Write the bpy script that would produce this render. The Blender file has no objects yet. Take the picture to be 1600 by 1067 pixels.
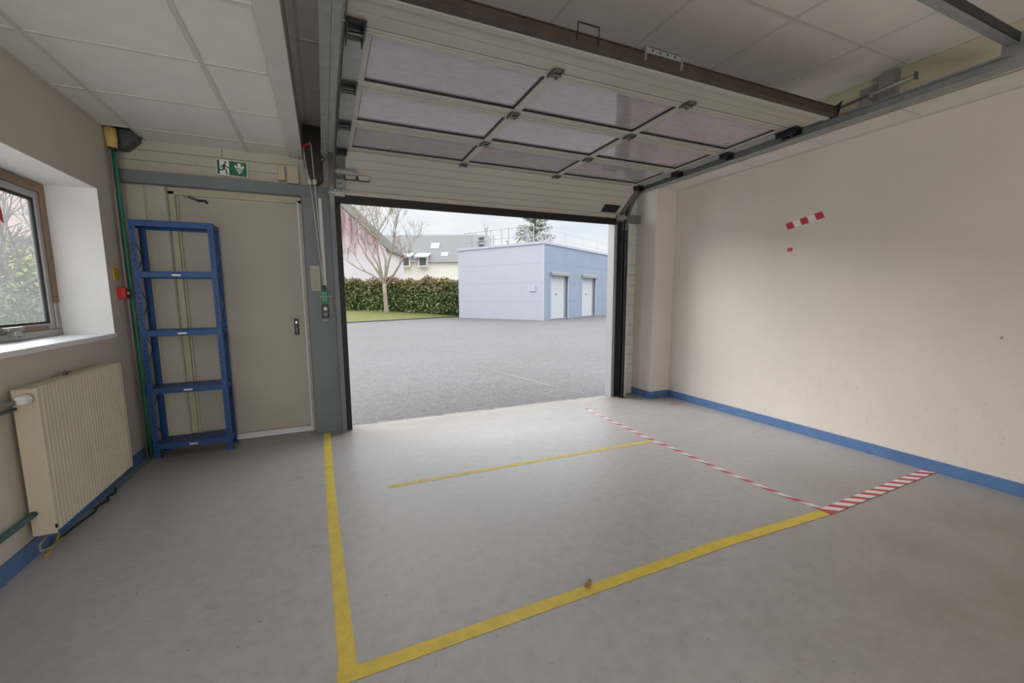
import bpy, bmesh, math, random
from mathutils import Vector, Matrix
random.seed(7)
S = bpy.context.scene
COL = S.collection
PI = math.pi

# ------------------------------------------------------------------ materials
def lin(h):
    if isinstance(h, str):
        h = h.lstrip('#'); c = [int(h[i:i+2], 16)/255 for i in (0, 2, 4)]
        return tuple(x/12.92 if x <= .04045 else ((x+.055)/1.055)**2.4 for x in c)
    return tuple(h)
EXT = .5
def ex(h, k=None): return tuple(x*(EXT if k is None else k) for x in lin(h))
class NT:
    def __init__(s, name):
        s.m = bpy.data.materials.new(name); s.m.use_nodes = True
        s.t = s.m.node_tree; s.n = s.t.nodes; s.b = s.n['Principled BSDF']; s.out = s.n['Material Output']
    def add(s, typ, **kw):
        n = s.n.new(typ)
        for k, v in kw.items():
            if k in n.inputs: n.inputs[k].default_value = v
            else: setattr(n, k, v)
        return n
    def link(s, a, b): s.t.links.new(a, b)
    def coord(s, scale=(1, 1, 1), kind='Object'):
        tc = s.add('ShaderNodeTexCoord'); mp = s.add('ShaderNodeMapping'); mp.inputs['Scale'].default_value = scale
        s.link(tc.outputs[kind], mp.inputs['Vector']); return mp.outputs['Vector']
    def noise(s, scale, detail=4, rough=.55, vec=None, st=(1, 1, 1)):
        n = s.add('ShaderNodeTexNoise'); n.inputs['Scale'].default_value = scale; n.inputs['Detail'].default_value = detail
        n.inputs['Roughness'].default_value = rough
        s.link(vec if vec else s.coord(st), n.inputs['Vector']); return n.outputs['Fac']
    def ramp(s, fac, stops):
        r = s.add('ShaderNodeValToRGB'); e = r.color_ramp.elements
        while len(e) < len(stops): e.new(.5)
        for el, (p, c) in zip(e, stops):
            el.position = p; el.color = (*lin(c), 1)
        s.link(fac, r.inputs['Fac']); return r.outputs['Color']
    def mix(s, fac, a, b, mode='MIX'):
        m = s.add('ShaderNodeMix', data_type='RGBA', blend_type=mode)
        if hasattr(fac, 'links'): s.link(fac, m.inputs['Factor'])
        else: m.inputs['Factor'].default_value = fac
        for v, i in ((a, 'A'), (b, 'B')):
            sock = [x for x in m.inputs if x.name == i and x.type == 'RGBA'][0]
            if hasattr(v, 'links'): s.link(v, sock)
            else: sock.default_value = (*lin(v), 1)
        return [x for x in m.outputs if x.type == 'RGBA'][0]
    def bump(s, fac, strength=.2, dist=.01):
        b = s.add('ShaderNodeBump'); b.inputs['Strength'].default_value = strength; b.inputs['Distance'].default_value = dist
        s.link(fac, b.inputs['Height']); s.link(b.outputs['Normal'], s.b.inputs['Normal'])
def mat(name, col, rough=.6, metal=0, var=.12, scale=6, bump=0, bscale=60, spec=.5, st=(1, 1, 1)):
    t = NT(name); c = lin(col)
    t.b.inputs['Roughness'].default_value = rough; t.b.inputs['Metallic'].default_value = metal
    t.b.inputs['Specular IOR Level'].default_value = spec
    f = t.noise(scale, 5, .6, st=st)
    t.link(t.ramp(f, [(.3, tuple(x*(1-var) for x in c)), (.7, tuple(min(1, x*(1+var)) for x in c))]), t.b.inputs['Base Color'])
    if bump: t.bump(t.noise(bscale, 3), bump, .004)
    return t.m
def mat_glass(name, tint, gloss=.1):
    t = NT(name); tr = t.add('ShaderNodeBsdfTransparent'); tr.inputs['Color'].default_value = (*lin(tint), 1)
    gl = t.add('ShaderNodeBsdfGlossy'); gl.inputs['Roughness'].default_value = .01
    fr = t.add('ShaderNodeFresnel'); fr.inputs['IOR'].default_value = 1.45
    ge = t.add('ShaderNodeNewGeometry'); iv = t.add('ShaderNodeMath', operation='SUBTRACT'); iv.inputs[0].default_value = 1; t.link(ge.outputs['Backfacing'], iv.inputs[1])
    mu = t.add('ShaderNodeMath', operation='MULTIPLY'); t.link(fr.outputs[0], mu.inputs[0]); t.link(iv.outputs[0], mu.inputs[1])
    du = t.add('ShaderNodeBsdfTranslucent'); du.inputs['Color'].default_value = (.8, .8, .8, 1); m0 = t.add('ShaderNodeMixShader'); m0.inputs[0].default_value = .09; t.link(tr.outputs[0], m0.inputs[1]); t.link(du.outputs[0], m0.inputs[2])
    mx = t.add('ShaderNodeMixShader'); t.link(mu.outputs[0], mx.inputs[0]); t.link(m0.outputs[0], mx.inputs[1]); t.link(gl.outputs[0], mx.inputs[2])
    t.link(mx.outputs[0], t.out.inputs['Surface']); return t.m
def mat_acrylic(name):
    t = NT(name)
    tr = t.add('ShaderNodeBsdfTransparent'); tr.inputs['Color'].default_value = (.62, .57, .62, 1)
    df = t.add('ShaderNodeBsdfTranslucent'); df.inputs['Color'].default_value = (.62, .57, .64, 1)
    dd = t.add('ShaderNodeBsdfDiffuse'); dd.inputs['Color'].default_value = (.72, .65, .69, 1)
    gl = t.add('ShaderNodeBsdfGlossy'); gl.inputs['Roughness'].default_value = .03; gl.inputs['Color'].default_value = (.95, .9, .97, 1)
    m1 = t.add('ShaderNodeMixShader'); m1.inputs[0].default_value = .75; t.link(df.outputs[0], m1.inputs[1]); t.link(dd.outputs[0], m1.inputs[2])
    sm = t.ramp(t.noise(9, 5, .65, st=(1, 3, 1)), [(.35, (.62, .62, .62)), (.8, (.82, .82, .82))])
    m2 = t.add('ShaderNodeMixShader'); t.link(sm, m2.inputs[0]); t.link(tr.outputs[0], m2.inputs[1]); t.link(m1.outputs[0], m2.inputs[2])
    fr = t.add('ShaderNodeFresnel'); fr.inputs['IOR'].default_value = 1.9
    ge = t.add('ShaderNodeNewGeometry'); iv = t.add('ShaderNodeMath', operation='SUBTRACT'); iv.inputs[0].default_value = 1; t.link(ge.outputs['Backfacing'], iv.inputs[1])
    mu = t.add('ShaderNodeMath', operation='MULTIPLY'); t.link(fr.outputs[0], mu.inputs[0]); t.link(iv.outputs[0], mu.inputs[1])
    m3 = t.add('ShaderNodeMixShader'); t.link(mu.outputs[0], m3.inputs[0]); t.link(m2.outputs[0], m3.inputs[1]); t.link(gl.outputs[0], m3.inputs[2])
    b = t.add('ShaderNodeBump'); b.inputs['Strength'].default_value = .12; b.inputs['Distance'].default_value = .03
    t.link(t.noise(2.2, 2, .4), b.inputs['Height'])
    t.link(b.outputs['Normal'], gl.inputs['Normal'])
    t.link(m3.outputs[0], t.out.inputs['Surface']); return t.m

M = {}
def floor_material():
    t = NT('floor_concrete')
    big = t.noise(.9, 6, .6); fine = t.noise(14, 6, .7); st = t.noise(3.2, 5, .65, st=(1, 2.2, 1))
    c = t.ramp(big, [(.3, '#adaaa8'), (.55, '#b6b4b4'), (.75, '#bfbdbc')])
    c = t.mix(.5, c, t.ramp(fine, [(.3, '#a09d9b'), (.7, '#c4c1be')]))
    c = t.mix(t.ramp(st, [(.60, (0, 0, 0)), (.8, (.35, .35, .35))]), c, '#7c6a5c')
    sp = t.noise(38, 2, .5)
    c = t.mix(t.ramp(sp, [(.70, (0, 0, 0)), (.76, (.55, .55, .55))]), c, '#4c4845')
    tc = t.add('ShaderNodeTexCoord'); sx = t.add('ShaderNodeSeparateXYZ'); t.link(tc.outputs['Object'], sx.inputs[0])
    vd = t.add('ShaderNodeVectorMath', operation='DISTANCE'); t.link(tc.outputs['Object'], vd.inputs[0]); vd.inputs[1].default_value = (3.2, -.2, 0)     # brown patches, spread and darkened to paint shade on the near right floor
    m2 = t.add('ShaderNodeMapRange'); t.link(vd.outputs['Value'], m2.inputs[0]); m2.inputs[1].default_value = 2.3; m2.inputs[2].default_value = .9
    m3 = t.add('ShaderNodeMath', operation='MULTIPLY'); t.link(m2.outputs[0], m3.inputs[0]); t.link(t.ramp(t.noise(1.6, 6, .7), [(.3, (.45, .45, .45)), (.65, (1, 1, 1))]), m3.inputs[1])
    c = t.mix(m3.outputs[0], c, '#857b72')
    mr = t.add('ShaderNodeMapRange'); t.link(sx.outputs['Y'], mr.inputs[0]); mr.inputs[1].default_value = 3.45; mr.inputs[2].default_value = 4.2   # tan dust at the threshold, darkened further to paint down the daylight
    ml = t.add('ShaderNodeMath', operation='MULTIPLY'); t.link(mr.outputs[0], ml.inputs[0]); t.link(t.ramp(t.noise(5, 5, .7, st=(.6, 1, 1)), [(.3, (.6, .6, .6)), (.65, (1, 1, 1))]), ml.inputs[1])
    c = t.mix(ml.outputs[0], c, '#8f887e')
    t.link(c, t.b.inputs['Base Color'])
    t.link(t.ramp(fine, [(.3, (.34, .34, .34)), (.75, (.48, .48, .48))]), t.b.inputs['Roughness'])
    t.bump(fine, .08, .003); return t.m
def asphalt_material():
    t = NT('asphalt')
    f = t.noise(24, 4, .8); f2 = t.noise(7, 5, .75); b = t.noise(.35, 5, .6); g = t.noise(1.1, 5, .65, st=(1, 2.2, 1))
    v = t.add('ShaderNodeTexVoronoi'); v.inputs['Scale'].default_value = 34; t.link(t.coord(), v.inputs['Vector'])
    c = t.ramp(f, [(.36, ex('#4c4845', .30)), (.5, ex('#9d9895', .30)), (.62, ex('#efecea', .30))])
    c = t.mix(.45, c, t.ramp(v.outputs['Distance'], [(.0, ex('#d8d4d1', .30)), (.5, ex('#97928f', .30)), (.85, ex('#4f4b48', .30))]))
    c = t.mix(.4, c, t.ramp(f2, [(.35, ex('#8a8480', .30)), (.65, ex('#c2bfbd', .30))]))
    c = t.mix(.3, c, t.ramp(b, [(.3, ex('#a59d97', .32)), (.7, ex('#bdbcc0', .32))]))
    c = t.mix(t.ramp(g, [(.55, (0, 0, 0)), (.75, (.45, .45, .45))]), c, ex('#8d8178', .30))
    t.link(c, t.b.inputs['Base Color']); t.b.inputs['Roughness'].default_value = .75
    t.bump(f, .5, .012); return t.m
def wall_paint(name, col, dirt='#8f8578'):
    t = NT(name)
    a = t.noise(1.1, 5, .6); s = t.noise(5, 5, .7, st=(1, 1, .35)); f = t.noise(45, 3, .6)
    c = lin(col)
    b = t.ramp(a, [(.3, tuple(x*.93 for x in c)), (.7, tuple(x*1.04 for x in c))])
    b = t.mix(t.ramp(s, [(.68, (0, 0, 0)), (.86, (.28, .28, .28))]), b, dirt)
    tc = t.add('ShaderNodeTexCoord'); sx = t.add('ShaderNodeSeparateXYZ'); t.link(tc.outputs['Object'], sx.inputs[0])
    mr = t.add('ShaderNodeMapRange'); t.link(sx.outputs['Z'], mr.inputs[0]); mr.inputs[1].default_value = 1.0; mr.inputs[2].default_value = .35   # scuffs where trolleys bump the wall
    sc = t.ramp(t.noise(7, 6, .8, st=(3, 3, .9)), [(.60, (0, 0, 0)), (.68, (.5, .5, .5))])
    ml = t.add('ShaderNodeMath', operation='MULTIPLY'); t.link(sc, ml.inputs[0]); t.link(mr.outputs[0], ml.inputs[1])
    b = t.mix(ml.outputs[0], b, '#a79d92')
    t.link(b, t.b.inputs['Base Color']); t.b.inputs['Roughness'].default_value = .7
    t.bump(f, .12, .003); return t.m
def stained_wall():
    t = NT('stained_render')
    tc = t.add('ShaderNodeTexCoord'); sx = t.add('ShaderNodeSeparateXYZ'); t.link(tc.outputs['Object'], sx.inputs[0])
    streak = t.noise(1.0, 5, .75, st=(2.2, 2.2, .10)); patch = t.noise(.28, 3, .5)
    mr = t.add('ShaderNodeMapRange'); t.link(sx.outputs['Z'], mr.inputs[0])
    mr.inputs[1].default_value = 3.5; mr.inputs[2].default_value = 8.0
    ad = t.add('ShaderNodeMath', operation='MULTIPLY'); t.link(streak, ad.inputs[0]); t.link(mr.outputs[0], ad.inputs[1])
    c = t.ramp(ad.outputs[0], [(.15, ex('#e2d8de', .85)), (.36, ex('#d2b7c0', .85)), (.60, ex('#94646d', .7))])
    c = t.mix(t.ramp(patch, [(.5, (0, 0, 0)), (.7, (.3, .3, .3))]), c, ex('#e8dedb', .9))
    t.link(c, t.b.inputs['Base Color']); t.b.inputs['Roughness'].default_value = .8; return t.m
def leaf_material(name, stops, topcol=None, z0=0, z1=1):
    t = NT(name); g = t.add('ShaderNodeNewGeometry')
    c = t.ramp(g.outputs['Random Per Island'], stops)
    if topcol:
        tc = t.add('ShaderNodeTexCoord'); sx = t.add('ShaderNodeSeparateXYZ'); t.link(tc.outputs['Object'], sx.inputs[0])
        mr = t.add('ShaderNodeMapRange'); t.link(sx.outputs['Z'], mr.inputs[0]); mr.inputs[1].default_value = z0; mr.inputs[2].default_value = z1
        ml = t.add('ShaderNodeMath', operation='MULTIPLY'); t.link(mr.outputs[0], ml.inputs[0]); t.link(t.noise(1.3, 3), ml.inputs[1])
        c = t.mix(ml.outputs[0], c, topcol)
    t.link(c, t.b.inputs['Base Color']); t.b.inputs['Roughness'].default_value = .6; return t.m
def striped(name, base, line, period, width, axis='Z', offset=0, rough=.5, var=.06):
    """panels separated by narrow joint lines"""
    t = NT(name); tc = t.add('ShaderNodeTexCoord'); sx = t.add('ShaderNodeSeparateXYZ'); t.link(tc.outputs['Object'], sx.inputs[0])
    a = t.add('ShaderNodeMath', operation='ADD'); t.link(sx.outputs[axis], a.inputs[0]); a.inputs[1].default_value = offset
    d = t.add('ShaderNodeMath', operation='DIVIDE'); t.link(a.outputs[0], d.inputs[0]); d.inputs[1].default_value = period
    fr = t.add('ShaderNodeMath', operation='FRACT'); t.link(d.outputs[0], fr.inputs[0])
    lt = t.add('ShaderNodeMath', operation='LESS_THAN'); t.link(fr.outputs[0], lt.inputs[0]); lt.inputs[1].default_value = width/period
    c0 = lin(base); b = t.ramp(t.noise(1.2, 4), [(.3, tuple(x*(1-var) for x in c0)), (.7, tuple(min(1, x*(1+var)) for x in c0))])
    t.link(t.mix(lt.outputs[0], b, line), t.b.inputs['Base Color']); t.b.inputs['Roughness'].default_value = rough; return t.m
def roof_tiles(name, a, b, period):
    t = NT(name); w = t.add('ShaderNodeTexWave', bands_direction='Z'); w.inputs['Scale'].default_value = 1/period
    w.inputs['Distortion'].default_value = .6
    t.link(t.coord(), w.inputs['Vector'])
    c = t.mix(.5, t.ramp(w.outputs['Fac'], [(.2, a), (.8, b)]), t.ramp(t.noise(3, 5, .7), [(.3, a), (.7, b)]))
    t.link(c, t.b.inputs['Base Color']); t.b.inputs['Roughness'].default_value = .8; return t.m

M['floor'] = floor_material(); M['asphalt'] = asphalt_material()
M['wall_r'] = wall_paint('beige_paint', '#d9d1c9'); M['wall_l'] = wall_paint('cream_paint', '#c9c0b5')
M['reveal'] = mat('white_reveal_paint', '#e9e8e7', .6, var=.03)
M['sill'] = mat('white_sill_paint', '#eeeeee', .4, var=.03)
M['wall_f'] = wall_paint('pale_cladding_paint', '#bdb8ab', '#80796c')
M['block'] = mat('white_block_paint', '#cdd0c8', .7, var=.06, scale=9)
M['ceil'] = mat('ceiling_tile', '#dfdad4', .9, var=.04, scale=5, bump=.1, bscale=160)
M['tbar'] = mat('ceiling_bar', '#cbc7c1', .6, var=.04)
M['bulk'] = mat('bulkhead_paint', '#bab59f', .7, var=.05)
M['duct'] = mat('dark_duct', '#4d5252', .6, var=.1)
M['dark'] = mat('dark_void', '#1a1a18', .9, var=.1)
M['blue_base'] = mat('blue_skirting_paint', '#5273a2', .5, var=.14, scale=9)
M['blue'] = mat('blue_enamel', '#1c4a86', .42, var=.14, scale=9)
M['blue_dark'] = mat('blue_enamel_shelf', '#234a80', .5, var=.14, scale=11)
M['slots'] = striped('slotted_blue_enamel', '#1c4a86', '#101418', .04, .014)
M['grey_steel'] = mat('grey_painted_steel', '#6d767a', .5, var=.07, scale=4)
M['galv'] = mat('galvanised_steel', '#989c9c', .45, .45, var=.16, scale=14)
M['galv_dk'] = mat('dull_steel', '#6c6f6d', .5, .7, var=.16, scale=12)
M['white_steel'] = mat('white_painted_post', '#cfd1d3', .5, var=.04)
M['jamb'] = mat('pale_painted_jamb', '#9fa1a5', .5, var=.05)
M['black'] = mat('black_rubber', '#121213', .55, var=.15)
M['black_pl'] = mat('black_plastic', '#19191b', .4, var=.1)
M['dark_rail'] = mat('dark_track', '#34363a', .45, .5, var=.2, scale=9)
M['brown_bar'] = mat('dark_brown_bar', '#463a31', .6, .2, var=.25, scale=7, st=(1, 1, 1))
M['panel'] = mat('cream_door_skin', '#aeaaa1', .5, var=.06, scale=4, st=(.3, 1, 1))
M['frame'] = mat('cream_aluminium', '#b3afa7', .45, .15, var=.07, scale=5)
M['acrylic'] = mat_acrylic('lilac_acrylic')
M['door'] = wall_paint('exit_door_paint', '#b3aea3', '#8a8271'); M['door_frame'] = mat('cream_frame_paint', '#b7b09c', .5, var=.07)
M['white'] = mat('white_plastic', '#e6e6e2', .45, var=.03); M['beige_pl'] = mat('beige_plastic', '#b9b096', .5, var=.05)
M['green_sign'] = mat('green_sign', '#0b6a45', .5, var=.05)
M['green_box'] = mat('green_plastic', '#0c8a5c', .4, var=.06)
M['green_pipe'] = mat('green_pipe', '#2f7f68', .5, var=.1); M['teal_pipe'] = mat('teal_pipe', '#355e5f', .5, var=.1)
M['red'] = mat('red_plastic', '#c4202a', .45, var=.06); M['red_dk'] = mat('dark_red_plastic', '#6d1418', .5, var=.06)
M['yellow'] = mat('yellow_plastic', '#c8aa2a', .5, var=.08); M['foam'] = mat('yellow_foam', '#c9ad6a', .9, var=.12, bump=.3)
M['tape_y'] = mat('yellow_floor_tape', '#dcc44e', .5, var=.12, scale=16)
M['tape_yp'] = mat('worn_yellow_tape', '#cdbb62', .6, var=.2, scale=22)
M['tape_r'] = mat('red_tape', '#c03a4c', .45, var=.1); M['tape_w'] = mat('white_tape', '#e8e2e2', .45, var=.05)
M['rad'] = mat('cream_radiator_enamel', '#cdc4ae', .45, var=.05, scale=5)
M['rad_dk'] = mat('radiator_grille', '#8f8774', .6, var=.1)
M['chrome'] = mat('worn_chrome', '#a9a39a', .3, .9, var=.1)
M['copper'] = mat('painted_pipe', '#8a8478', .5, .2, var=.1)
M['wood'] = mat('brown_window_frame', '#8b7663', .6, var=.2, scale=9, st=(1, 1, .2))
M['alu'] = mat('window_aluminium', '#a9a9a7', .4, .5, var=.06)
M['glass'] = mat_glass('window_glass', (.95, .96, .955))
M['cord'] = mat('white_cord', '#b9b8ae', .6, var=.05)
M['paper'] = mat('pale_paper', '#b7b7a6', .8, var=.06); M['ink'] = mat('faded_ink', '#8b8d82', .8)
M['cable_g'] = mat('green_cable', '#5c8272', .5); M['cable_y'] = mat('yellow_cable', '#c59a32', .5)
M['wood_stub'] = mat('pale_wood', '#94795a', .7, var=.2, scale=30)
M['concrete_edge'] = mat('pale_concrete', '#8f8b84', .85, var=.14, scale=18, bump=.4)
M['bldg'] = striped('blue_grey_panels', ex('#cfd0da', .74), ex('#aeb7ce', .74), 1.035, .022, rough=.55, var=.02)
M['bldg_shade'] = striped('blue_grey_panels_shaded', ex('#adb9cd', .66), ex('#8fa2c2', .68), 1.035, .022, rough=.55, var=.05)  # same panels as the left face, darker bluer tone painted for weaker light
M['bldg_trim'] = mat('pale_edge_trim', ex('#d9deea', .68), .5, var=.03)
M['door_w'] = mat('white_shutter', ex('#e9ebf0', .68), .5, var=.02); M['rail_w'] = mat('pale_rail', ex('#e3e5e8'), .5, var=.03)
M['slate'] = roof_tiles('slate_roof', ex('#8a8886', .62), ex('#a3a19f', .62), .35)
M['moss_roof'] = roof_tiles('mossy_roof', ex('#6f6d5f', .4), ex('#8b897a', .4), .35)
M['pink_roof'] = roof_tiles('pink_roof', ex('#c7aaa0'), ex('#dcc6bd'), .4)
M['cream_ext'] = mat('cream_render', ex('#efe8e2', .95), .8, var=.04); M['stain'] = stained_wall()
M['win_dk'] = mat('dark_window_glass', ex('#6f7e86'), .15, var=.1)
M['grass'] = NT('grass').m
def grass():
    t = NT('lawn_grass'); a = t.noise(2.0, 5, .7); b = t.noise(25, 3, .7)
    c = t.mix(.5, t.ramp(a, [(.3, ex('#8b9244', .36)), (.7, ex('#aaa95c', .36))]), t.ramp(b, [(.3, ex('#788a35', .36)), (.7, ex('#c3c06a', .36))]))
    t.link(c, t.b.inputs['Base Color']); t.b.inputs['Roughness'].default_value = .9; t.bump(b, .6, .05); return t.m
M['grass'] = grass(); M['gravel'] = mat('bounce_gravel', ex('#d6d2cc', .6), .9, var=.2, scale=30, bump=.4)
M['leaf'] = leaf_material('hedge_leaves', [(0, ex('#4d6133', .75)), (.35, ex('#6f8048', .75)), (.65, ex('#8a9960', .75)), (.9, ex('#b0b47e', .75)), (1, ex('#94804f', .75))], ex('#b07f62', .75), 1.2, 2.9)
M['leaf2'] = leaf_material('bush_leaves', [(0, ex('#465b31', .75)), (.5, ex('#77883f', .75)), (.8, ex('#b7b84c', .75)), (1, ex('#d8cf62', .75))])
M['leaf3'] = leaf_material('shrub_leaves', [(0, ex('#3f5536', .75)), (.5, ex('#647a4c', .75)), (1, ex('#93a26e', .75))])
M['needle'] = leaf_material('conifer_needles', [(0, ex('#51683f', .5)), (.5, ex('#6f8652', .5)), (1, ex('#9aa674', .5))])
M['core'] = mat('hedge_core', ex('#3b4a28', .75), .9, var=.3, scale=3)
M['bark'] = mat('pale_bark', ex('#bdb09c', .6), .8, var=.2, scale=8)
M['bark2'] = mat('grey_bark', ex('#9c948a'), .8, var=.2, scale=8)
M['faded_line'] = mat('faded_line_paint', ex('#dcdad6', .34), .9, var=.15, scale=20)
M['kerb'] = mat('dark_kerb', ex('#77706a'), .9, var=.2)

# ------------------------------------------------------------------ builders
WL = {}
class MB:
    def __init__(s): s.v = []; s.f = []; s.mi = []; s.cur = 0; s.xf = None
    def _add(s, vs, fs):
        o = len(s.v)
        s.v += [tuple(s.xf(Vector(p))) if s.xf else tuple(p) for p in vs]
        s.f += [tuple(i+o for i in f) for f in fs]; s.mi += [s.cur]*len(fs); return s
    def box(s, x0, x1, y0, y1, z0, z1):
        return s._add([(x0, y0, z0), (x1, y0, z0), (x1, y1, z0), (x0, y1, z0), (x0, y0, z1), (x1, y0, z1), (x1, y1, z1), (x0, y1, z1)],
                      [(0, 3, 2, 1), (4, 5, 6, 7), (0, 1, 5, 4), (1, 2, 6, 5), (2, 3, 7, 6), (3, 0, 4, 7)])
    def hexa(s, b, t):
        """8 corners: four bottom, four top"""
        return s._add(list(b)+list(t), [(0, 3, 2, 1), (4, 5, 6, 7), (0, 1, 5, 4), (1, 2, 6, 5), (2, 3, 7, 6), (3, 0, 4, 7)])
    def prism(s, poly, axis, a, b):
        """polygon in the two other axes, extruded a..b along axis"""
        def P(u, w, t): return {'x': (t, u, w), 'y': (u, t, w), 'z': (u, w, t)}[axis]
        n = len(poly); vs = [P(*p, a) for p in poly]+[P(*p, b) for p in poly]
        return s._add(vs, [tuple(range(n))[::-1], tuple(range(n, 2*n))]+[(i, (i+1) % n, n+(i+1) % n, n+i) for i in range(n)])
    def tube(s, pts, r, n=8, cap=True):
        pts = [Vector(p) for p in pts]; rs = r if isinstance(r, (list, tuple)) else [r]*len(pts)
        vs = []; up = None
        for i, p in enumerate(pts):
            t = (pts[min(i+1, len(pts)-1)]-pts[max(i-1, 0)])
            t = t.normalized() if t.length > 1e-9 else Vector((0, 0, 1))
            if up is None: up = Vector((0, 0, 1)) if abs(t.z) < .9 else Vector((1, 0, 0))
            a = up-t*up.dot(t)
            if a.length < 1e-6: a = t.orthogonal()
            a.normalize(); b = t.cross(a); up = a
            vs += [p+(a*math.cos(2*PI*k/n)+b*math.sin(2*PI*k/n))*rs[i] for k in range(n)]
        fs = [(i*n+k, i*n+(k+1) % n, (i+1)*n+(k+1) % n, (i+1)*n+k) for i in range(len(pts)-1) for k in range(n)]
        if cap: fs += [tuple(range(n))[::-1], tuple(range((len(pts)-1)*n, len(pts)*n))]
        return s._add(vs, fs)
    def sweep(s, path, prof, closed=True):
        """profile (x offset, normal offset) swept along a path in the YZ plane; path points (y, z)"""
        n = len(prof); vs = []
        for i, (y, z) in enumerate(path):
            a = path[max(i-1, 0)]; b = path[min(i+1, len(path)-1)]
            t = Vector((b[0]-a[0], b[1]-a[1])).normalized(); nn = Vector((t.y, -t.x))
            vs += [(px, y+nn.x*pn, z+nn.y*pn) for px, pn in prof]
        fs = [(i*n+k, i*n+(k+1) % n, (i+1)*n+(k+1) % n, (i+1)*n+k) for i in range(len(path)-1) for k in range(n)]
        fs += [tuple(range(n))[::-1], tuple(range((len(path)-1)*n, len(path)*n))]
        return s._add(vs, fs)
    def ball(s, c, r, n=10, m=7):
        c = Vector(c); rr = r if isinstance(r, (tuple, list)) else (r, r, r); vs = []; fs = []
        for i in range(m+1):
            th = PI*i/m
            for k in range(n):
                ph = 2*PI*k/n; vs.append(c+Vector((rr[0]*math.sin(th)*math.cos(ph), rr[1]*math.sin(th)*math.sin(ph), rr[2]*math.cos(th))))
        for i in range(m):
            for k in range(n): fs.append((i*n+k, (i+1)*n+k, (i+1)*n+(k+1) % n, i*n+(k+1) % n))
        return s._add(vs, fs)
    def quad(s, a, b, c, d): return s._add([a, b, c, d], [(0, 1, 2, 3)])
    def build(s, name, mats, parent=None, smooth=False, bevel=0, origin=None):
        mats = mats if isinstance(mats, (list, tuple)) else [mats]
        xs, ys, zs = zip(*s.v)
        o = Vector(origin) if origin else Vector(((min(xs)+max(xs))/2, (min(ys)+max(ys))/2, min(zs)))
        me = bpy.data.meshes.new(name); me.from_pydata([tuple(Vector(p)-o) for p in s.v], [], s.f)
        for m in mats: me.materials.append(M[m])
        me.polygons.foreach_set('material_index', s.mi)
        if smooth: me.polygons.foreach_set('use_smooth', [True]*len(me.polygons))
        me.update(); me.validate()
        if not name.startswith(('foliage', 'branch')):
            bm = bmesh.new(); bm.from_mesh(me); bmesh.ops.recalc_face_normals(bm, faces=bm.faces[:]); bm.to_mesh(me); bm.free()
        ob = bpy.data.objects.new(name, me); COL.objects.link(ob); WL[ob.name] = o
        ob.location = o-(WL[parent.name] if parent else Vector())
        if parent: ob.parent = parent
        if bevel:
            b = ob.modifiers.new('bevel', 'BEVEL'); b.width = bevel; b.segments = 2; b.limit_method = 'ANGLE'; b.angle_limit = .7
        return ob
GROUPS = {'floor tape': 'yellow floor tapes', 'barrier tape': 'red and white floor tapes', 'tape scrap': 'tape scraps on the beige wall', 'door track': 'door tracks', 'door seal': 'side seals of the bay', 'cord': 'hoist cords', 'junction box': 'beige boxes on the cladding', 'pipe': 'pipes on the window wall', 'cable': 'cables under the radiator', 'bush': 'bushes outside the window', 'sign plate': 'small plates on the window wall'}
def tag(o, label, cat, group=None, kind=None):
    group = group or GROUPS.get(cat)
    o['label'] = label; o['category'] = cat
    if group: o['group'] = group
    if kind: o['kind'] = kind
    return o
def thing(name, label, cat, loc, group=None):
    o = bpy.data.objects.new(name, None); COL.objects.link(o); o.location = loc; o.empty_display_size = .1; WL[o.name] = Vector(loc)
    return tag(o, label, cat, group)
def structure(o, label=None):
    o['kind'] = 'structure'
    if label: o['label'] = label
    return o
def B(*a): return MB().box(*a)
def dup(o, loc, name=None, parent=None):
    c = o.copy(); COL.objects.link(c)
    c.location = Vector(loc)-(WL[parent.name] if parent else Vector()); WL[c.name] = Vector(loc)
    if parent: c.parent = parent
    for ch in list(o.children):
        d = ch.copy(); COL.objects.link(d); d.parent = c; d.location = ch.location; WL[d.name] = WL[c.name]+ch.location
    return c

# ------------------------------------------------------------------ room dimensions (metres)
XL, XR, YF, YB = -1.37, 3.90, 4.30, -4.0
ZL, ZU, ZR = 2.469, 2.75, 2.485        # lower left ceiling, upper ceiling, low strip at right wall
XBL, XBR = -.10, 3.60
# floor
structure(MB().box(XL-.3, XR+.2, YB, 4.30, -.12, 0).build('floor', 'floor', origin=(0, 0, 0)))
sill = MB(); random.seed(3)
xs = [.0+i*.085 for i in range(42)]
for a, b in zip(xs[:-1], xs[1:]):
    sill.box(a, b+.001, 4.30, 4.345+random.uniform(-.012, .014), -.12, -.002+random.uniform(-.003, .002))
structure(sill.build('trim_1', 'concrete_edge'), 'pale worn concrete edge of the floor at the open bay')
# left wall with window hole (Y 1.75..3.87, z 1.012..2.0)
WY0, WY1, WZ0, WZ1 = 1.75, 3.868, 1.012, 2.0
w = MB()
w.box(-1.70, XL, YB, WY0, 0, 2.95); w.box(-1.70, XL, WY1, 4.36, 0, 2.95)
w.box(-1.70, XL, WY0, WY1, 0, WZ0-.03); w.box(-1.70, XL, WY0, WY1, WZ1, 2.95)
structure(w.build('wall_left', 'wall_l'))
r = MB()
r.box(-1.69, XL+.001, WY1-.004, WY1+.0, WZ0, WZ1); r.box(-1.69, XL+.001, WY0, WY1, WZ1-.004, WZ1); r.box(-1.69, XL+.001, WY0, WY0+.004, WZ0, WZ1)
structure(r.build('trim_2', 'reveal'), 'white painted window reveal')
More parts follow.
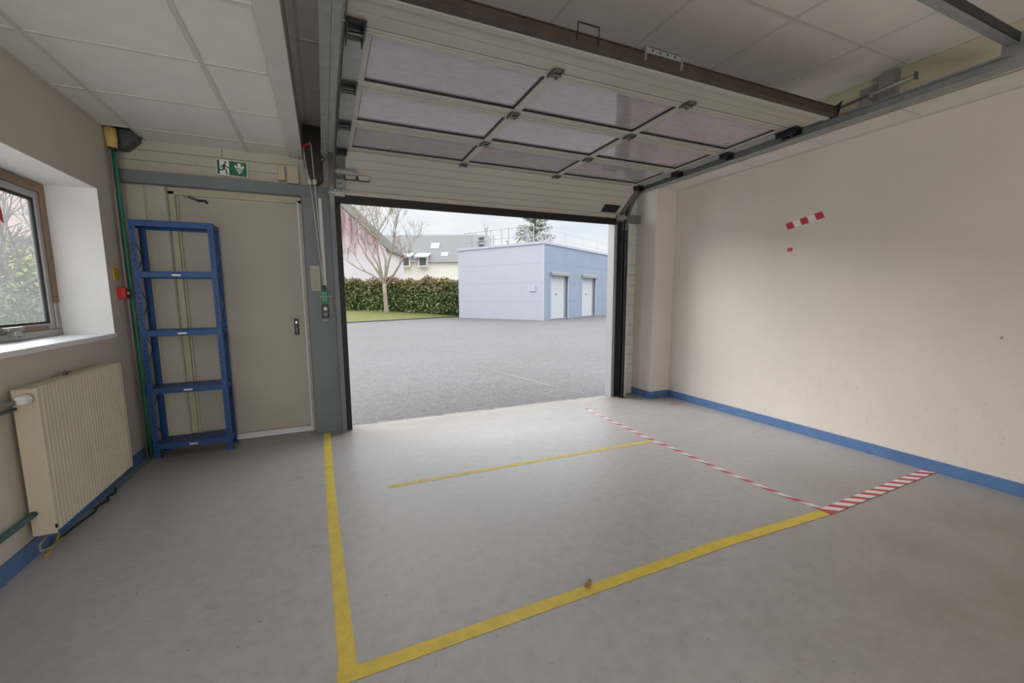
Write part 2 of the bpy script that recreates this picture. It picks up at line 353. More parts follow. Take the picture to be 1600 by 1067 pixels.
# right wall, pier
structure(B(XR, XR+.2, YB, 4.36, 0, 2.95).build('wall_right', 'wall_r'))
structure(B(XBR+.001, XR, 3.955, 4.36, 0, ZR).build('wall_pier', 'wall_r'), 'beige pier in the corner by the right wall')
structure(B(-1.7, XR+.2, YB-.15, YB, 0, 2.95).build('wall_back', 'wall_r'))
# front wall : around exit door (X -1.10..-.135, z 0..2.135) and bay (X .18..3.24, z 0..2.2)
f = MB()
f.box(XL, -1.10, YF, 4.38, 0, 2.14); f.box(XL, -.135, YF, 4.38, 2.14, 2.95)
f.box(-.135, .115, YF, 4.38, 0, 2.95); f.box(.115, 3.27, YF, 4.38, 2.16, 2.95)
structure(f.build('wall_front', 'wall_f'))
sd = MB()
for i in range(3):                     # cladding boards above the lintel
    z0 = 2.235+i*.08
    sd.box(XL, -.70, YF-.012, YF, z0+.004, z0+.078); sd.box(-.696, -.14, YF-.012, YF, z0+.004, z0+.078)
structure(sd.build('trim_3', 'wall_f', bevel=.004), 'pale horizontal cladding boards over the exit door')
pl = MB()
pl.box(-1.225, -1.105, YF-.014, YF, 0, 2.14)
for i in range(7): pl.box(-1.355, -1.24, YF-.010, YF, .06+i*.3, .06+i*.3+.27)
structure(pl.build('trim_4', 'wall_f', bevel=.004), 'pale painted pilaster and panels beside the exit door')
bk = MB()
bk.box(3.405, XBR, YF, 4.38, 0, 2.95)
for i in range(20): bk.box(3.408, XBR, YF-.012, YF, .02+i*.125, .02+i*.125+.12)
structure(bk.build('trim_5', 'block', bevel=.004), 'narrow strip of white painted blocks between the bay and the pier')
# grey lintel and column
structure(MB().box(XL, 3.64, 4.215, YF-.013, 2.135, 2.225).build('trim_6', 'grey_steel', bevel=.004), 'grey painted steel lintel beam')
co = MB(); co.box(-.131, .112, 4.20, 4.30, 0, 2.135); co.box(-.135, -.128, 4.195, 4.36, 0, 2.10)
structure(co.build('trim_7', 'grey_steel', bevel=.005), 'grey painted steel column between exit door and open bay')
structure(MB().box(3.225, 3.268, 4.235, 4.36, 0, 2.30).build('trim_8', 'jamb', bevel=.003), 'white painted steel jamb at the right of the bay')
structure(MB().box(3.392, 3.412, 4.19, 4.30, 0, 2.13).build('trim_9', 'white_steel', bevel=.003), 'thin pale edge strip beside the right side seal')
# ceilings
c = MB()
c.box(XL, XBL, YB, 4.03, ZL, ZL+.015); c.box(-1.19, XBL, 4.03, YF, ZL, ZL+.015)
structure(c.build('ceiling', 'ceil'), 'lower tiled ceiling on the window side')
structure(B(XBL, XBR, YB, YF, ZU, ZU+.015).build('ceiling.001', 'ceil'), 'raised tiled ceiling over the sectional door')
structure(B(XBR, XR, YB, 3.96, ZR, ZR+.015).build('ceiling.002', 'ceil'), 'low ceiling strip along the beige wall')
structure(MB().box(-1.7, XR+.2, YB-.15, 4.38, 2.95, 3.05).build('ceiling.003', 'dark'), 'dark roof deck above the suspended ceiling')
structure(B(XBL-.012, XBL, YB, YF, ZL, ZU).build('trim_10', 'bulk'), 'bulkhead at the edge of the lower ceiling')
structure(B(XBR-.006, XBR+.008, YB, YF-.0, ZR, ZU).build('trim_11', 'bulk'), 'beige bulkhead beside the right door track')
tb = MB()
for x in (-1.193, -.515): tb.box(x-.012, x+.012, YB, YF-.014 if x > -1 else 4.20, ZL-.005, ZL+.001)
for k in range(14): tb.box(XL, XBL-.01, 4.02-k*.605-.010, 4.02-k*.605+.010, ZL-.004, ZL+.001)
tb.box(XL, XL+.018, YB, 4.03, ZL-.006, ZL+.001)
structure(tb.build('trim_12', 'tbar', bevel=.0015), 'ceiling grid bars of the lower ceiling')
structure(MB().box(-.205, -.098, YB, YF-.014, ZL-.012, ZL+.001).build('trim_13', 'tbar', bevel=.003), 'edge trim of the lower ceiling')
tu = MB()
for x in (-.053, .59, 1.23, 1.80, 2.434, 3.075): tu.box(x-.010, x+.010, YB, YF, ZU-.004, ZU+.001)
for k in range(-1, 9): tu.box(XBL, XBR, 1.663+.635*(4-k)-.008, 1.663+.635*(4-k)+.008, ZU-.0035, ZU+.001) if 1.663+.635*(4-k) < 4.29 else None
tu.box(XBR-.028, XBR-.006, YB, YF, ZU-.006, ZU+.001)
structure(tu.build('trim_14', 'tbar', bevel=.0015), 'ceiling grid bars of the raised ceiling')
ts = MB()
for k in range(7): ts.box(XBR, XR, 3.95-.62*k-1.03-.004, 3.95-.62*k-1.03+.004, ZR-.003, ZR+.001)
ts.box(XR-.03, XR, YB, 3.955, ZR-.006, ZR+.001)
structure(ts.build('trim_15', 'tbar'), 'joints and wall angle of the low ceiling strip')
# baseboards
structure(B(XR-.012, XR, YB, 3.955, 0, .083).build('baseboard_right', 'blue_base', bevel=.002))
bp_ = MB(); bp_.box(XBR-.010, XBR+.001, 3.945, 4.29, 0, .085); bp_.box(XBR-.010, XR-.012, 3.943, 3.955, 0, .085)
structure(bp_.build('baseboard_pier', 'blue_base', bevel=.002))
structure(B(XL, XL+.012, YB, 4.30, 0, .086).build('baseboard_left', 'blue_base', bevel=.002))

# ------------------------------------------------------------------ window
win = structure(bpy.data.objects.new('window_1', None)); COL.objects.link(win); win.location = (-1.64, 2.8, WZ0); WL[win.name] = Vector(win.location)
def ring(y0, y1, z0, z1, t, x0, x1, bt=None):
    bt = bt if bt else t; m = MB(); m.box(x0, x1, y0, y0+t, z0, z1); m.box(x0, x1, y1-t, y1, z0, z1)
    m.box(x0, x1, y0+t, y1-t, z0, z0+bt); m.box(x0, x1, y0+t, y1-t, z1-t, z1); return m
fy0, fy1 = WY0+.004, WY1-.004
fr = MB()
fr.box(-1.69, -1.635, fy1-.055, fy1, WZ0+.22, WZ1-.005); fr.box(-1.69, -1.635, fy0, fy0+.055, WZ0, WZ1-.005)
fr.box(-1.69, -1.635, fy0+.055, fy1-.055, WZ1-.065, WZ1-.005)
fr.build('window_frame', 'wood', win, bevel=.004)
fr = MB(); fr.box(-1.69, -1.637, fy0+.055, fy1, WZ0, WZ0+.045); fr.box(-1.69, -1.640, fy1-.05, fy1, WZ0+.045, WZ0+.22)
fr.build('lower_frame', 'alu', win, bevel=.004)
ring(fy0+.055, fy1-.055, WZ0+.045, WZ1-.065, .045, -1.685, -1.645, .04).build('sash', 'alu', win, bevel=.004)
ring(fy0+.1, fy1-.1, WZ0+.085, WZ1-.11, .014, -1.675, -1.655).build('gasket', 'black', win)
B(-1.668, -1.662, fy0+.11, fy1-.11, WZ0+.095, WZ1-.12).build('window_pane', 'glass', win)
B(-1.655, -1.638, fy0+.1, fy1-.15, WZ0+.046, WZ0+.075).build('bottom_bead', 'wood', win, bevel=.003)
h = MB(); h.box(-1.645, -1.615, 3.28, 3.42, WZ0+.062, WZ0+.082); h.box(-1.64, -1.60, 3.30, 3.36, WZ0+.035, WZ0+.062); h.tube([(-1.615, 3.35, WZ0+.05), (-1.60, 3.35, WZ0+.02)], .008)
h.build('window_catch', 'alu', win, bevel=.003)
structure(B(-1.69, XL+.012, WY0, WY1, WZ0-.03, WZ0).build('trim_16', 'sill', bevel=.003), 'white window sill')
tag(MB().prism([(3.34, 1.83), (3.450, 1.785), (3.462, 1.69), (3.40, 1.72)], 'x', -1.660, -1.655).build('sticker', 'red'), 'small red sticker on the window glass', 'sticker')

# ------------------------------------------------------------------ exit door
ed = structure(bpy.data.objects.new('door_1', None)); COL.objects.link(ed); ed.location = (-.6, 4.35, 0); WL[ed.name] = Vector(ed.location)
m = MB(); m.box(-1.10, -1.055, 4.325, 4.38, 0, 2.115); m.box(-1.10, -.137, 4.325, 4.38, 2.085, 2.15); m.box(-.175, -.137, 4.325, 4.38, 0, 2.115)
m.box(-1.055, -1.04, 4.345, 4.38, .05, 2.085)
m.build('door_frame', 'door_frame', ed, bevel=.004)
B(-1.052, -.178, 4.365, 4.40, .048, 2.083).build('door_leaf', 'door', ed, bevel=.003)
B(-1.05, -.14, 4.335, 4.40, 0, .046).build('door_threshold', 'white_steel', ed, bevel=.003)
m = MB(); m.box(-.262, -.225, 4.352, 4.365, .915, 1.065); m.build('handle_plate', 'black_pl', ed, bevel=.008)
m = MB(); m.tube([(-.243, 4.353, 1.03), (-.243, 4.343, 1.03)], .011, 12); m.build('lock_cylinder', 'chrome', ed, bevel=.002)
B(-.253, -.236, 4.343, 4.353, .945, .975).build('latch_knob', 'galv_dk', ed, bevel=.002)
m = MB(); m.tube([(-.985, 4.36, 2.085), (-.90, 4.33, 2.05)], .009); m.box(-1.0, -.97, 4.345, 4.37, 2.07, 2.10)
m.build('closer_arm', 'chrome', ed)
MB().tube([(-.90, 4.33, 2.05), (-.855, 4.345, 2.055), (-.845, 4.362, 2.04)], .009).build('closer_joint', 'black_pl', ed)
m = MB(); m.box(-.176, -.16, 4.318, 4.327, 0, 2.10); m.build('edge_strip', 'white_steel', ed)

# ------------------------------------------------------------------ sectional garage door
SL = .012
def zp(y): return 2.430+(3.80-y)*SL
gd = thing('garage_door', 'large cream sectional door with lilac glazed rows, raised under the ceiling', 'garage door', (1.70, 3.0, 2.08))
PX0, PX1 = .155, 3.225
joints = [3.79, 3.245, 2.695, 2.135]
def dxf(y0):
    ca = math.cos(math.atan(SL)); sa = math.sin(math.atan(SL))
    def f(p): return Vector((p.x, y0-p.y*ca+p.z*sa*0, zp(y0)+p.y*sa+p.z))
    return f
mull = [PX0+.10+(PX1-PX0-.2)*k/3 for k in (1, 2)]
for j in range(3):
    L = joints[j]-joints[j+1]
    m = MB(); m.xf = dxf(joints[j])
    a, b = .004, L-.004
    m.box(PX0, PX1, a, a+.058, 0, .04); m.box(PX0, PX1, b-.058, b, 0, .04)
    for x in mull: m.box(x-.026, x+.026, a+.058, b-.058, .002, .04)
    m.box(PX0+.085, PX0+.115, a+.058, b-.058, .002, .04); m.box(PX1-.115, PX1-.085, a+.058, b-.058, .002, .04)
    m.box(PX0, PX1, a+.026, a+.030, -.003, 0); m.box(PX0, PX1, b-.030, b-.026, -.003, 0)
    sec = m.build('glazed_section', 'frame', gd, bevel=.003)
    m = MB(); m.xf = dxf(joints[j]); m.box(PX0-.002, PX0+.087, a, b, -.004, .045); m.build('end_plate', 'galv', sec, bevel=.002)
    m = MB(); m.xf = dxf(joints[j]); m.box(PX1-.087, PX1+.002, a, b, -.004, .045); m.build('end_plate', 'galv', sec, bevel=.002)
    edges = [PX0+.115, mull[0]-.026, mull[0]+.026, mull[1]-.026, mull[1]+.026, PX1-.115]
    for k in range(3):
        m = MB(); m.xf = dxf(joints[j]); x0, x1 = edges[2*k], edges[2*k+1]
        m.box(x0, x1, a+.058, a+.068, .006, .016); m.box(x1-.008, x1, a+.068, b-.064, .008, .016); m.cur = 1; m.box(x0, x1, b-.064, b-.058, .010, .016); m.box(x0, x0+.006, a+.068, b-.064, .010, .016)
        m.build('pane_gasket', ['black', 'rad_dk'], sec)  # gasket strips; far and right sides black to paint the shadow lines
        m = MB(); m.xf = dxf(joints[j]); m.box(x0+.004, x1-.004, a+.060, b-.060, .016, .021); m.build('window_pane', 'acrylic', sec)
# top panel
m = MB(); m.xf = dxf(joints[3])
m.box(PX0, PX1, .004, .095, 0, .04); m.box(PX0, PX1, .098, .19, 0, .04); m.box(PX0, PX1, .19, .230, -.008, .045)
tp = m.build('top_panel', 'panel', gd, bevel=.003)
ye = joints[3]-.230
m = MB(); m.box(PX0-.01, PX1-.005, ye-.045, ye-.004, zp(ye)-.004, zp(ye)+.042); m.box(PX0, PX1, ye-.05, ye-.004, zp(ye)+.042, zp(ye)+.048)
sb = m.build('stiffener_bar', 'brown_bar', gd, bevel=.003)
m = MB(); m.box(1.58, 1.82, ye-.052, ye-.046, zp(ye)+.040, zp(ye)+.070); m.box(1.58, 1.82, ye-.052, ye-.0, zp(ye)+.067, zp(ye)+.071); m.box(1.575, 1.58, ye-.06, ye, zp(ye)+.0, zp(ye)+.071); m.box(1.82, 1.825, ye-.06, ye, zp(ye)+.0, zp(ye)+.071)
m.build('perforated_bracket', 'galv', sb)
for x in (1.625, 1.675, 1.725, 1.775): MB().tube([(x, ye-.0535, zp(ye)+.055), (x, ye-.051, zp(ye)+.055)], .006, 8).build('bracket_hole', 'black', sb)
m = MB(); m.tube([(1.17, ye-.05, zp(ye)+.01), (1.17, ye-.055, zp(ye)+.085), (1.29, ye-.055, zp(ye)+.085), (1.29, ye-.05, zp(ye)+.01)], .004)
m.build('wire_stirrup', 'dark_rail', sb)
m = MB(); m.prism([(ye-.05, zp(ye)-.01), (ye+.01, zp(ye)-.01), (ye+.03, zp(ye)+.07), (ye-.02, zp(ye)+.055), (ye-.07, zp(ye)+.08)], 'x', PX1-.005, PX1+.001)
m.build('end_bracket', 'dark_rail', sb)
# bottom panel, tilted in the track curve
p0 = Vector((0, 4.145, 2.175)); p1 = Vector((0, 3.802, 2.437)); d = (p1-p0); LB = d.length; d.normalize(); nrm = Vector((0, d.z, -d.y)); nrm = -nrm if nrm.y > 0 else nrm
def bxf(p): return Vector((p.x, 0, 0))+p0+d*p.y+nrm*p.z
m = MB(); m.xf = bxf
m.box(PX0, PX1, 0, LB, -.04, -.004)
n = 5
for i in range(n):
    m.box(PX0+.07, PX1-.05, .03+(LB-.034)*i/n+.004, .03+(LB-.034)*(i+1)/n-.004, -.006, 0)
m.box(PX0, PX1, 0, .03, -.006, .006)
bpn = m.build('bottom_panel', 'panel', gd, bevel=.003)
m = MB(); m.xf = bxf; m.box(PX0-.003, PX0+.07, .03, LB, -.045, .003); m.build('end_plate', 'galv_dk', bpn, bevel=.002)
m = MB(); m.xf = bxf; m.box(PX1-.030, PX1+.030, .02, LB, -.045, .004); m.build('end_plate', 'galv_dk', bpn, bevel=.002)
m = MB(); m.xf = bxf; m.box(PX1-.30, PX1-.09, .05, .16, -.004, .004); m.build('grip_plate', 'black_pl', bpn, bevel=.003)
m = MB(); m.xf = bxf; m.box(PX1-.285, PX1-.105, .062, .148, .004, .006); m.build('grip_recess', 'black', bpn)
# bolt lock with pull loops on the left of the panel
m = MB(); m.xf = bxf; m.box(PX0+.005, PX0+.16, .205, .255, .002, .022); m.tube([(PX0-.01, .235, .02), (PX0+.17, .225, .02)], .016); m.build('lock_bolt', 'galv', bpn, bevel=.003)
m = MB(); m.xf = bxf; m.tube([(PX0+.06, .195, .02), (PX0+.07, .165, .03), (PX0+.15, .165, .03), (PX0+.165, .19, .02)], .007); m.build('bolt_handle', 'black_pl', bpn)
m = MB(); m.xf = bxf; m.box(PX0+.175, PX0+.265, .155, .205, .0, .014); m.build('lock_plate', 'panel', bpn, bevel=.004)
m = MB(); m.xf = bxf; m.tube([(PX0+.165, .195, .01), (PX0+.168, .15, .012), (PX0+.262, .15, .012), (PX0+.268, .165, .01)], .006); m.build('lock_wire', 'black_pl', bpn)
m = MB(); m.xf = bxf; m.box(PX0-.005, PX0+.07, .05, .15, .003, .02); m.tube([(PX0+.03, .1, .02), (PX0+.03, .1, .04)], .022, 10); m.build('bottom_bracket', 'galv', bpn, bevel=.003)
m = MB(); m.box(PX0-.03, PX1+.03, 4.135, 4.16, 2.155, 2.18); m.build('bottom_rail', 'frame', gd, bevel=.003)
m = MB(); m.box(PX0-.03, PX1-.03, 4.15, 4.185, 2.085, 2.157); m.build('bottom_seal', 'black', gd, bevel=.006)
for xx in (PX0+.02, PX1-.02):           # safety-catch bodies at the lower corners
    s_ = 1 if xx > 1 else -1
    m = MB(); m.tube([(xx-.03*s_, 4.10, 2.165), (xx+.09*s_, 4.12, 2.165)], .026, 12); m.box(xx-.045, xx+.045, 4.085, 4.13, 2.13, 2.19)
    m.build('safety_catch', 'galv', gd, bevel=.004)
# hinges at mullions and roller brackets at the ends
def hinge(x, y, z):
    m = MB(); m.box(x-.032, x+.032, y-.045, y+.045, z-.006, z-.001); m.tube([(x-.034, y, z-.012), (x+.034, y, z-.012)], .008)
    m.box(x-.030, x-.020, y-.042, y+.042, z-.014, z-.006); m.box(x+.020, x+.030, y-.042, y+.042, z-.014, z-.006)
    return m
h0 = hinge(mull[0], joints[0], zp(joints[0])-.001).build('hinge', 'galv_dk', gd); o0 = WL[h0.name].copy()
for yj in joints:
    for x in mull:
        if (x, yj) == (mull[0], joints[0]): continue
        dup(h0, o0+Vector((x-mull[0], yj-joints[0], zp(yj)-zp(joints[0]))), parent=gd)
def roller_bracket(x, s_, y, z, big):
    L = .125 if big else .05
    m = MB(); m.box(min(x, x+.085*s_), max(x, x+.085*s_), y-.055, y+L-.02, z-.012, z-.004)
    m.box(min(x, x+.006*s_), max(x, x+.006*s_), y-.05, y+L-.025, z-.045, z-.004); m.box(min(x+.07*s_, x+.076*s_), max(x+.07*s_, x+.076*s_), y-.05, y+L-.025, z-.045, z-.004)
    m.tube([(x, y+.02, z-.03), (x+.08*s_, y+.02, z-.03)], .011)
    ob = m.build('roller_bracket', 'black_pl', gd)
    q = MB(); q.tube([(x-.055*s_, y+.02, z+.018), (x+.03*s_, y+.02, z+.018)], .006); q.tube([(x-.062*s_, y+.02, z+.018), (x-.045*s_, y+.02, z+.018)], .021, 14)
    q.build('roller', 'galv', ob)
for i, yj in enumerate(joints):
    roller_bracket(PX0, 1, yj, zp(yj), i == 3)
    roller_bracket(PX1, -1, yj, zp(yj), i == 3)

# ------------------------------------------------------------------ tracks
def track(name, label, xo, s_, vert_mat):
    """xo: opening side x, s_: +1 opens towards +x"""
    root = thing(name, label, 'door track', (xo, 4.16, 0))
    rad = .34; yv = 4.165
    def C(w, dep):    # closed thin C section, (x, n): n = inner side of the bend
        t = .004; a = xo; b = xo-dep*s_
        return [(a, 0), (b, 0), (b, w), (a, w), (a, w-t), (b+t*s_, w-t), (b+t*s_, t), (a, t)]
    zt = 2.422
    prof = C(.055, .038)
    # path runs up the jamb, round the bend, back along the ceiling; inner normal = towards room/below
    vpath = [(yv, 0.0), (yv, 2.03)]
    cen = (yv-rad, 2.03+.0)
    cpath = [(cen[0]+rad*math.cos(a), cen[1]+rad*math.sin(a)) for a in [k*PI/2/10 for k in range(11)]]
    zt0 = cpath[-1][1]
    hpath = [cpath[-1], (1.10, zt0+(cpath[-1][0]-1.10)*.004)]
    pr = [(x, -n) for x, n in prof]
    def sw(path, nm, mt):
        m = MB(); m.sweep(path, pr); return m.build(nm, mt, root)
    sw(vpath, 'vertical_rail', vert_mat)
    dz = 2.463-zt0
    sw([(y, z+dz*max(0, (z-2.03))/max(1e-6, zt0-2.03)) for y, z in cpath], 'bend_rail', 'galv_dk')
    sw([(y, z+dz) for y, z in hpath], 'horizontal_rail', 'galv')
    m = MB(); x1 = xo-.040*s_; x2 = xo-.044*s_; x3 = xo-.088*s_
    ya, yb = 3.95, 1.02
    za = 2.463+(3.825-ya)*.004-.055; zb = 2.463+(3.825-yb)*.004-.055
    for (u0, u1, h0, h1) in ((x1, x2, 0, .075), (x2, x3, 0, .005)):
        lo, hi = min(u0, u1), max(u0, u1)
        m.hexa([(lo, yb, zb+h0), (hi, yb, zb+h0), (hi, ya, za+h0), (lo, ya, za+h0)], [(lo, yb, zb+h1), (hi, yb, zb+h1), (hi, ya, za+h1), (lo, ya, za+h1)])
    m.build('stiffening_angle', 'galv', root)
    for k in range(8):
        y = 1.25+k*.36; z = 2.463+(3.825-y)*.004+.006
        MB().tube([(xo-.036*s_, y, z), (xo-.0395*s_, y, z)], .006, 8).build('bolt', 'galv_dk', root)
    return root
track('door_track', 'galvanised steel door track beside the lower ceiling edge, above the grey column', .133, 1, 'grey_steel')
track('door_track', 'galvanised steel door track running along the bare beige wall', 3.290, -1, 'dark_rail')
m = MB(); m.box(.02, 3.43, 1.10, 1.145, 2.548, 2.553); m.box(.02, 3.43, 1.10, 1.104, 2.553, 2.60); m.box(.02, 3.43, 1.141, 1.145, 2.553, 2.57)
rl = thing('cross_rail', 'galvanised steel cross rail bolted across the far end of the door track', 'rail', (2.6, 1.1, 2.56))
m.build('channel', 'galv', rl)
m = MB(); m.box(3.378, 3.384, 1.06, 1.16, 2.45, 2.60); m.build('corner_plate', 'galv', rl)
m = MB(); m.box(.02, 3.43, 1.094, 1.10, 2.552, 2.595); m.build('shaded_face', 'dark_rail', rl)  # dark skin over the channel, paints its near face as unlit
hb = thing('hanger_bracket', 'grey galvanised bracket plates fixed to the bulkhead beside the door track', 'bracket', (3.57, 1.83, 2.50))
m = MB(); m.box(3.586, 3.593, 1.82, 1.93, 2.555, 2.70); m.build('back_plate', 'galv', hb, bevel=.002)
m = MB(); m.box(3.548, 3.552, 1.70, 1.80, 2.50, 2.735); m.box(3.552, 3.592, 1.70, 1.704, 2.50, 2.735); m.box(3.552, 3.592, 1.796, 1.80, 2.50, 2.735); m.build('upright_channel', 'galv', hb)
m = MB(); m.box(3.40, 3.592, 1.80, 1.812, 2.50, 2.56); m.build('foot', 'galv', hb)
tr_ = thing('tension_rod', 'slim bright steel rod sticking out past the bracket plates at the bulkhead', 'rod', (3.46, 1.9, 2.6))
MB().tube([(3.46, 2.06, 2.575), (3.49, 1.80, 2.605)], .010, 10).build('sleeve', 'galv_dk', tr_)
MB().tube([(3.489, 1.81, 2.604), (3.515, 1.585, 2.63)], .015, 12).build('rod', 'chrome', tr_)
m = MB(); m.tube([(3.485, 1.815, 2.601), (3.488, 1.79, 2.604)], .018, 10); m.build('collar', 'galv', tr_)
m = MB(); m.box(3.495, 3.535, 1.578, 1.584, 2.608, 2.652); m.build('end_plate', 'galv_dk', tr_)
# side seals
tag(MB().box(.115, .182, 4.19, 4.31, 0, 2.17).build('side_seal', 'black', bevel=.004), 'black rubber side seal of the bay next to the grey column', 'door seal')
tag(MB().box(3.270, 3.392, 4.225, 4.31, 0, 2.17).build('side_seal', 'black', bevel=.004), 'black rubber side seal of the bay next to the white jamb and block strip', 'door seal')

# ------------------------------------------------------------------ hoist, cords and controls on the column
hp_ = thing('hoist_plate', 'black plate of the hand hoist above the grey column', 'hoist plate', (-.01, 4.15, 2.24))
m = MB(); m.prism([(-.088, 2.70), (.055, 2.70), (.055, 2.25), (-.005, 2.215), (-.035, 2.25), (-.088, 2.36)], 'y', 4.13, 4.165); m.build('plate', 'black_pl', hp_, bevel=.004)
m = MB(); m.hexa([(-.095, 4.10, 2.505), (-.03, 4.10, 2.535), (-.03, 4.125, 2.535), (-.095, 4.125, 2.505)], [(-.095, 4.10, 2.525), (-.03, 4.10, 2.555), (-.03, 4.125, 2.555), (-.095, 4.125, 2.525)])
m.build('lever', 'red', hp_, bevel=.003)
for z in (2.50, 2.43): MB().ball((.052, 4.125, z), .010).build('bolt', 'galv', hp_)
def cord(label, pts, at):
    t = thing('pull_cord', label, 'cord', pts[-1]); MB().tube(pts, .0042, 6).build('rope', 'cord', t)
    a = Vector(at); m = MB(); m.box(a.x-.016, a.x+.016, a.y-.014, a.y+.014, a.z-.02, a.z+.02); m.build('clamp', 'cord', t, bevel=.005)
cord('pale hoist cord slanting down from the free tip of the red lever', [(-.088, 4.095, 2.50), (-.075, 4.12, 2.35), (-.058, 4.14, 2.24), (-.045, 4.15, 2.13), (-.012, 4.17, 1.62), (.004, 4.18, 1.37)], (-.058, 4.14, 2.235))
cord('pale hoist cord hanging down in front of the black hoist plate', [(-.036, 4.095, 2.55), (-.028, 4.10, 2.54), (-.022, 4.10, 2.40), (-.016, 4.12, 2.23), (-.010, 4.15, 2.0), (.005, 4.18, 1.60), (.010, 4.18, 1.37)], (-.016, 4.12, 2.235))
tag(B(.002, .030, 4.183, 4.199, 1.36, 2.12).build('cable_trunking', 'white_steel', bevel=.003), 'narrow pale plastic trunking running down the grey column to the green box', 'trunking')
eb = thing('release_box', 'green emergency release box on the grey column', 'control box', (.008, 4.18, 1.2))
m = MB(); m.box(-.024, .036, 4.165, 4.198, 1.205, 1.315); m.build('housing', 'green_box', eb, bevel=.01)
m = MB(); m.box(-.028, .040, 4.185, 4.1995, 1.20, 1.32); m.build('rim', 'cord', eb, bevel=.008)
m = MB(); m.tube([(.006, 4.18, 1.318), (.006, 4.18, 1.365)], .013, 10); m.build('cable_gland', 'black_pl', eb)
m = MB(); m.tube([(-.034, 4.162, 1.262), (.02, 4.160, 1.264), (.072, 4.163, 1.266)], .004, 6); m.build('seal_wire', 'cord', eb)
m = MB(); m.tube([(.055, 4.18, 1.27), (.058, 4.18, 1.19), (.060, 4.18, 1.12)], .005, 6); m.ball((.060, 4.18, 1.115), .009); m.build('dangling_key_cord', 'cord', eb)
ks = thing('key_switch', 'black switch with a white knob below the green box', 'switch', (.006, 4.18, 1.07))
m = MB(); m.box(-.022, .034, 4.160, 4.199, 1.075, 1.19); m.build('housing', 'black_pl', ks, bevel=.006)
m = MB(); m.tube([(.008, 4.162, 1.155), (.008, 4.145, 1.155)], .015, 14); m.build('knob', 'white', ks, bevel=.003)
m = MB(); m.tube([(.008, 4.162, 1.105), (.008, 4.154, 1.105)], .014, 14); m.build('key_hole', 'galv_dk', ks)
m = MB()
for z in (1.045, 1.055): m.box(-.02, .028, 4.1985, 4.1998, z, z+.005)
tag(m.build('label_sticker', 'cord'), 'tiny pale sticker under the black key switch', 'sticker')
nt = thing('notice', 'pale printed notice stuck on the grey column', 'notice', (-.058, 4.198, 1.30))
m = MB(); m.box(-.095, -.022, 4.1975, 4.1995, 1.315, 1.535); m.build('sheet', 'paper', nt)
m = MB()
for i in range(13):
    z = 1.335+i*.014; m.box(-.088, -.088+.05+.012*((i*7) % 2), 4.1968, 4.1976, z, z+.005)
m.build('text_line', 'ink', nt)

# ------------------------------------------------------------------ exit sign, boxes
es = thing('exit_sign', 'green emergency exit sign with running figure and down arrow', 'sign', (-.633, 4.27, 2.245))
ang = -.035
def sxf(p): return Vector((-.633+p.x*math.cos(ang)-p.z*math.sin(ang), 4.268+p.y, 2.318+p.x*math.sin(ang)+p.z*math.cos(ang)))
def sb_(y0, y1, *rects):
    m = MB(); m.xf = sxf
    for x0, x1, z0, z1 in rects: m.box(x0, x1, y0, y1, z0, z1)
    return m
sb_(0, .016, (-.112, .112, -.064, .064)).build('backing', 'white', es, bevel=.006)
sb_(-.002, .0, (-.104, .104, -.056, .056)).build('green_panel', 'green_sign', es)
sb_(-.0032, -.002, (-.086, -.022, -.056, .056)).build('doorway_symbol', 'white', es)
m = MB(); m.xf = sxf
def limb(pts, w):
    for a, b in zip(pts[:-1], pts[1:]):
        a = Vector((a[0], 0, a[1])); b = Vector((b[0], 0, b[1])); t = (b-a).normalized(); nn = Vector((-t.z, 0, t.x))*w/2; a = a-t*w*.3; b = b+t*w*.3
        q = [a+nn, b+nn, b-nn, a-nn]
        m.hexa([(v.x, -.0045, v.z) for v in q], [(v.x, -.0032, v.z) for v in q])
limb([(-.052, .020), (-.058, -.006)], .017)
limb([(-.058, -.008), (-.066, -.022), (-.082, -.022), (-.094, -.012)], .010)
limb([(-.055, -.008), (-.042, -.024), (-.038, -.052)], .010)
limb([(-.050, .018), (-.036, .004), (-.020, .0)], .008)
limb([(-.054, .022), (-.068, .012), (-.076, -.002)], .008)
m.tube([(-.046, -.0045, .040), (-.046, -.0032, .040)], .009, 14)
m.build('running_figure', 'green_sign', es)
m = MB(); m.xf = sxf
for poly in ([(.040, .046), (.062, .046), (.062, .0), (.040, .0)], [(.014, .020), (.024, .032), (.052, .0), (.052, -.026)], [(.088, .020), (.078, .032), (.050, .0), (.050, -.026)], [(.014, .020), (.052, -.014), (.088, .020), (.051, -.042)]):
    m.prism(poly[::-1], 'y', -.0038, -.002)
m.build('arrow', 'white', es)
def jbox(label, x0, x1, z0, z1, dp):
    t = thing('junction_box', label, 'junction box', ((x0+x1)/2, YF-.03, z0))
    B(x0, x1, YF-.012-dp, YF-.012, z0, z1).build('housing', 'beige_pl', t, bevel=.004)
    B(x0+.008, x1-.008, YF-.014-dp, YF-.012-dp, z0+.008, z1-.008).build('cover', 'beige_pl', t, bevel=.002)
jbox('smaller beige box on the cladding, nearer the exit sign', -.300, -.245, 2.255, 2.375, .045)
jbox('larger beige box on the cladding, next to the black hoist plate', -.232, -.140, 2.235, 2.385, .05)

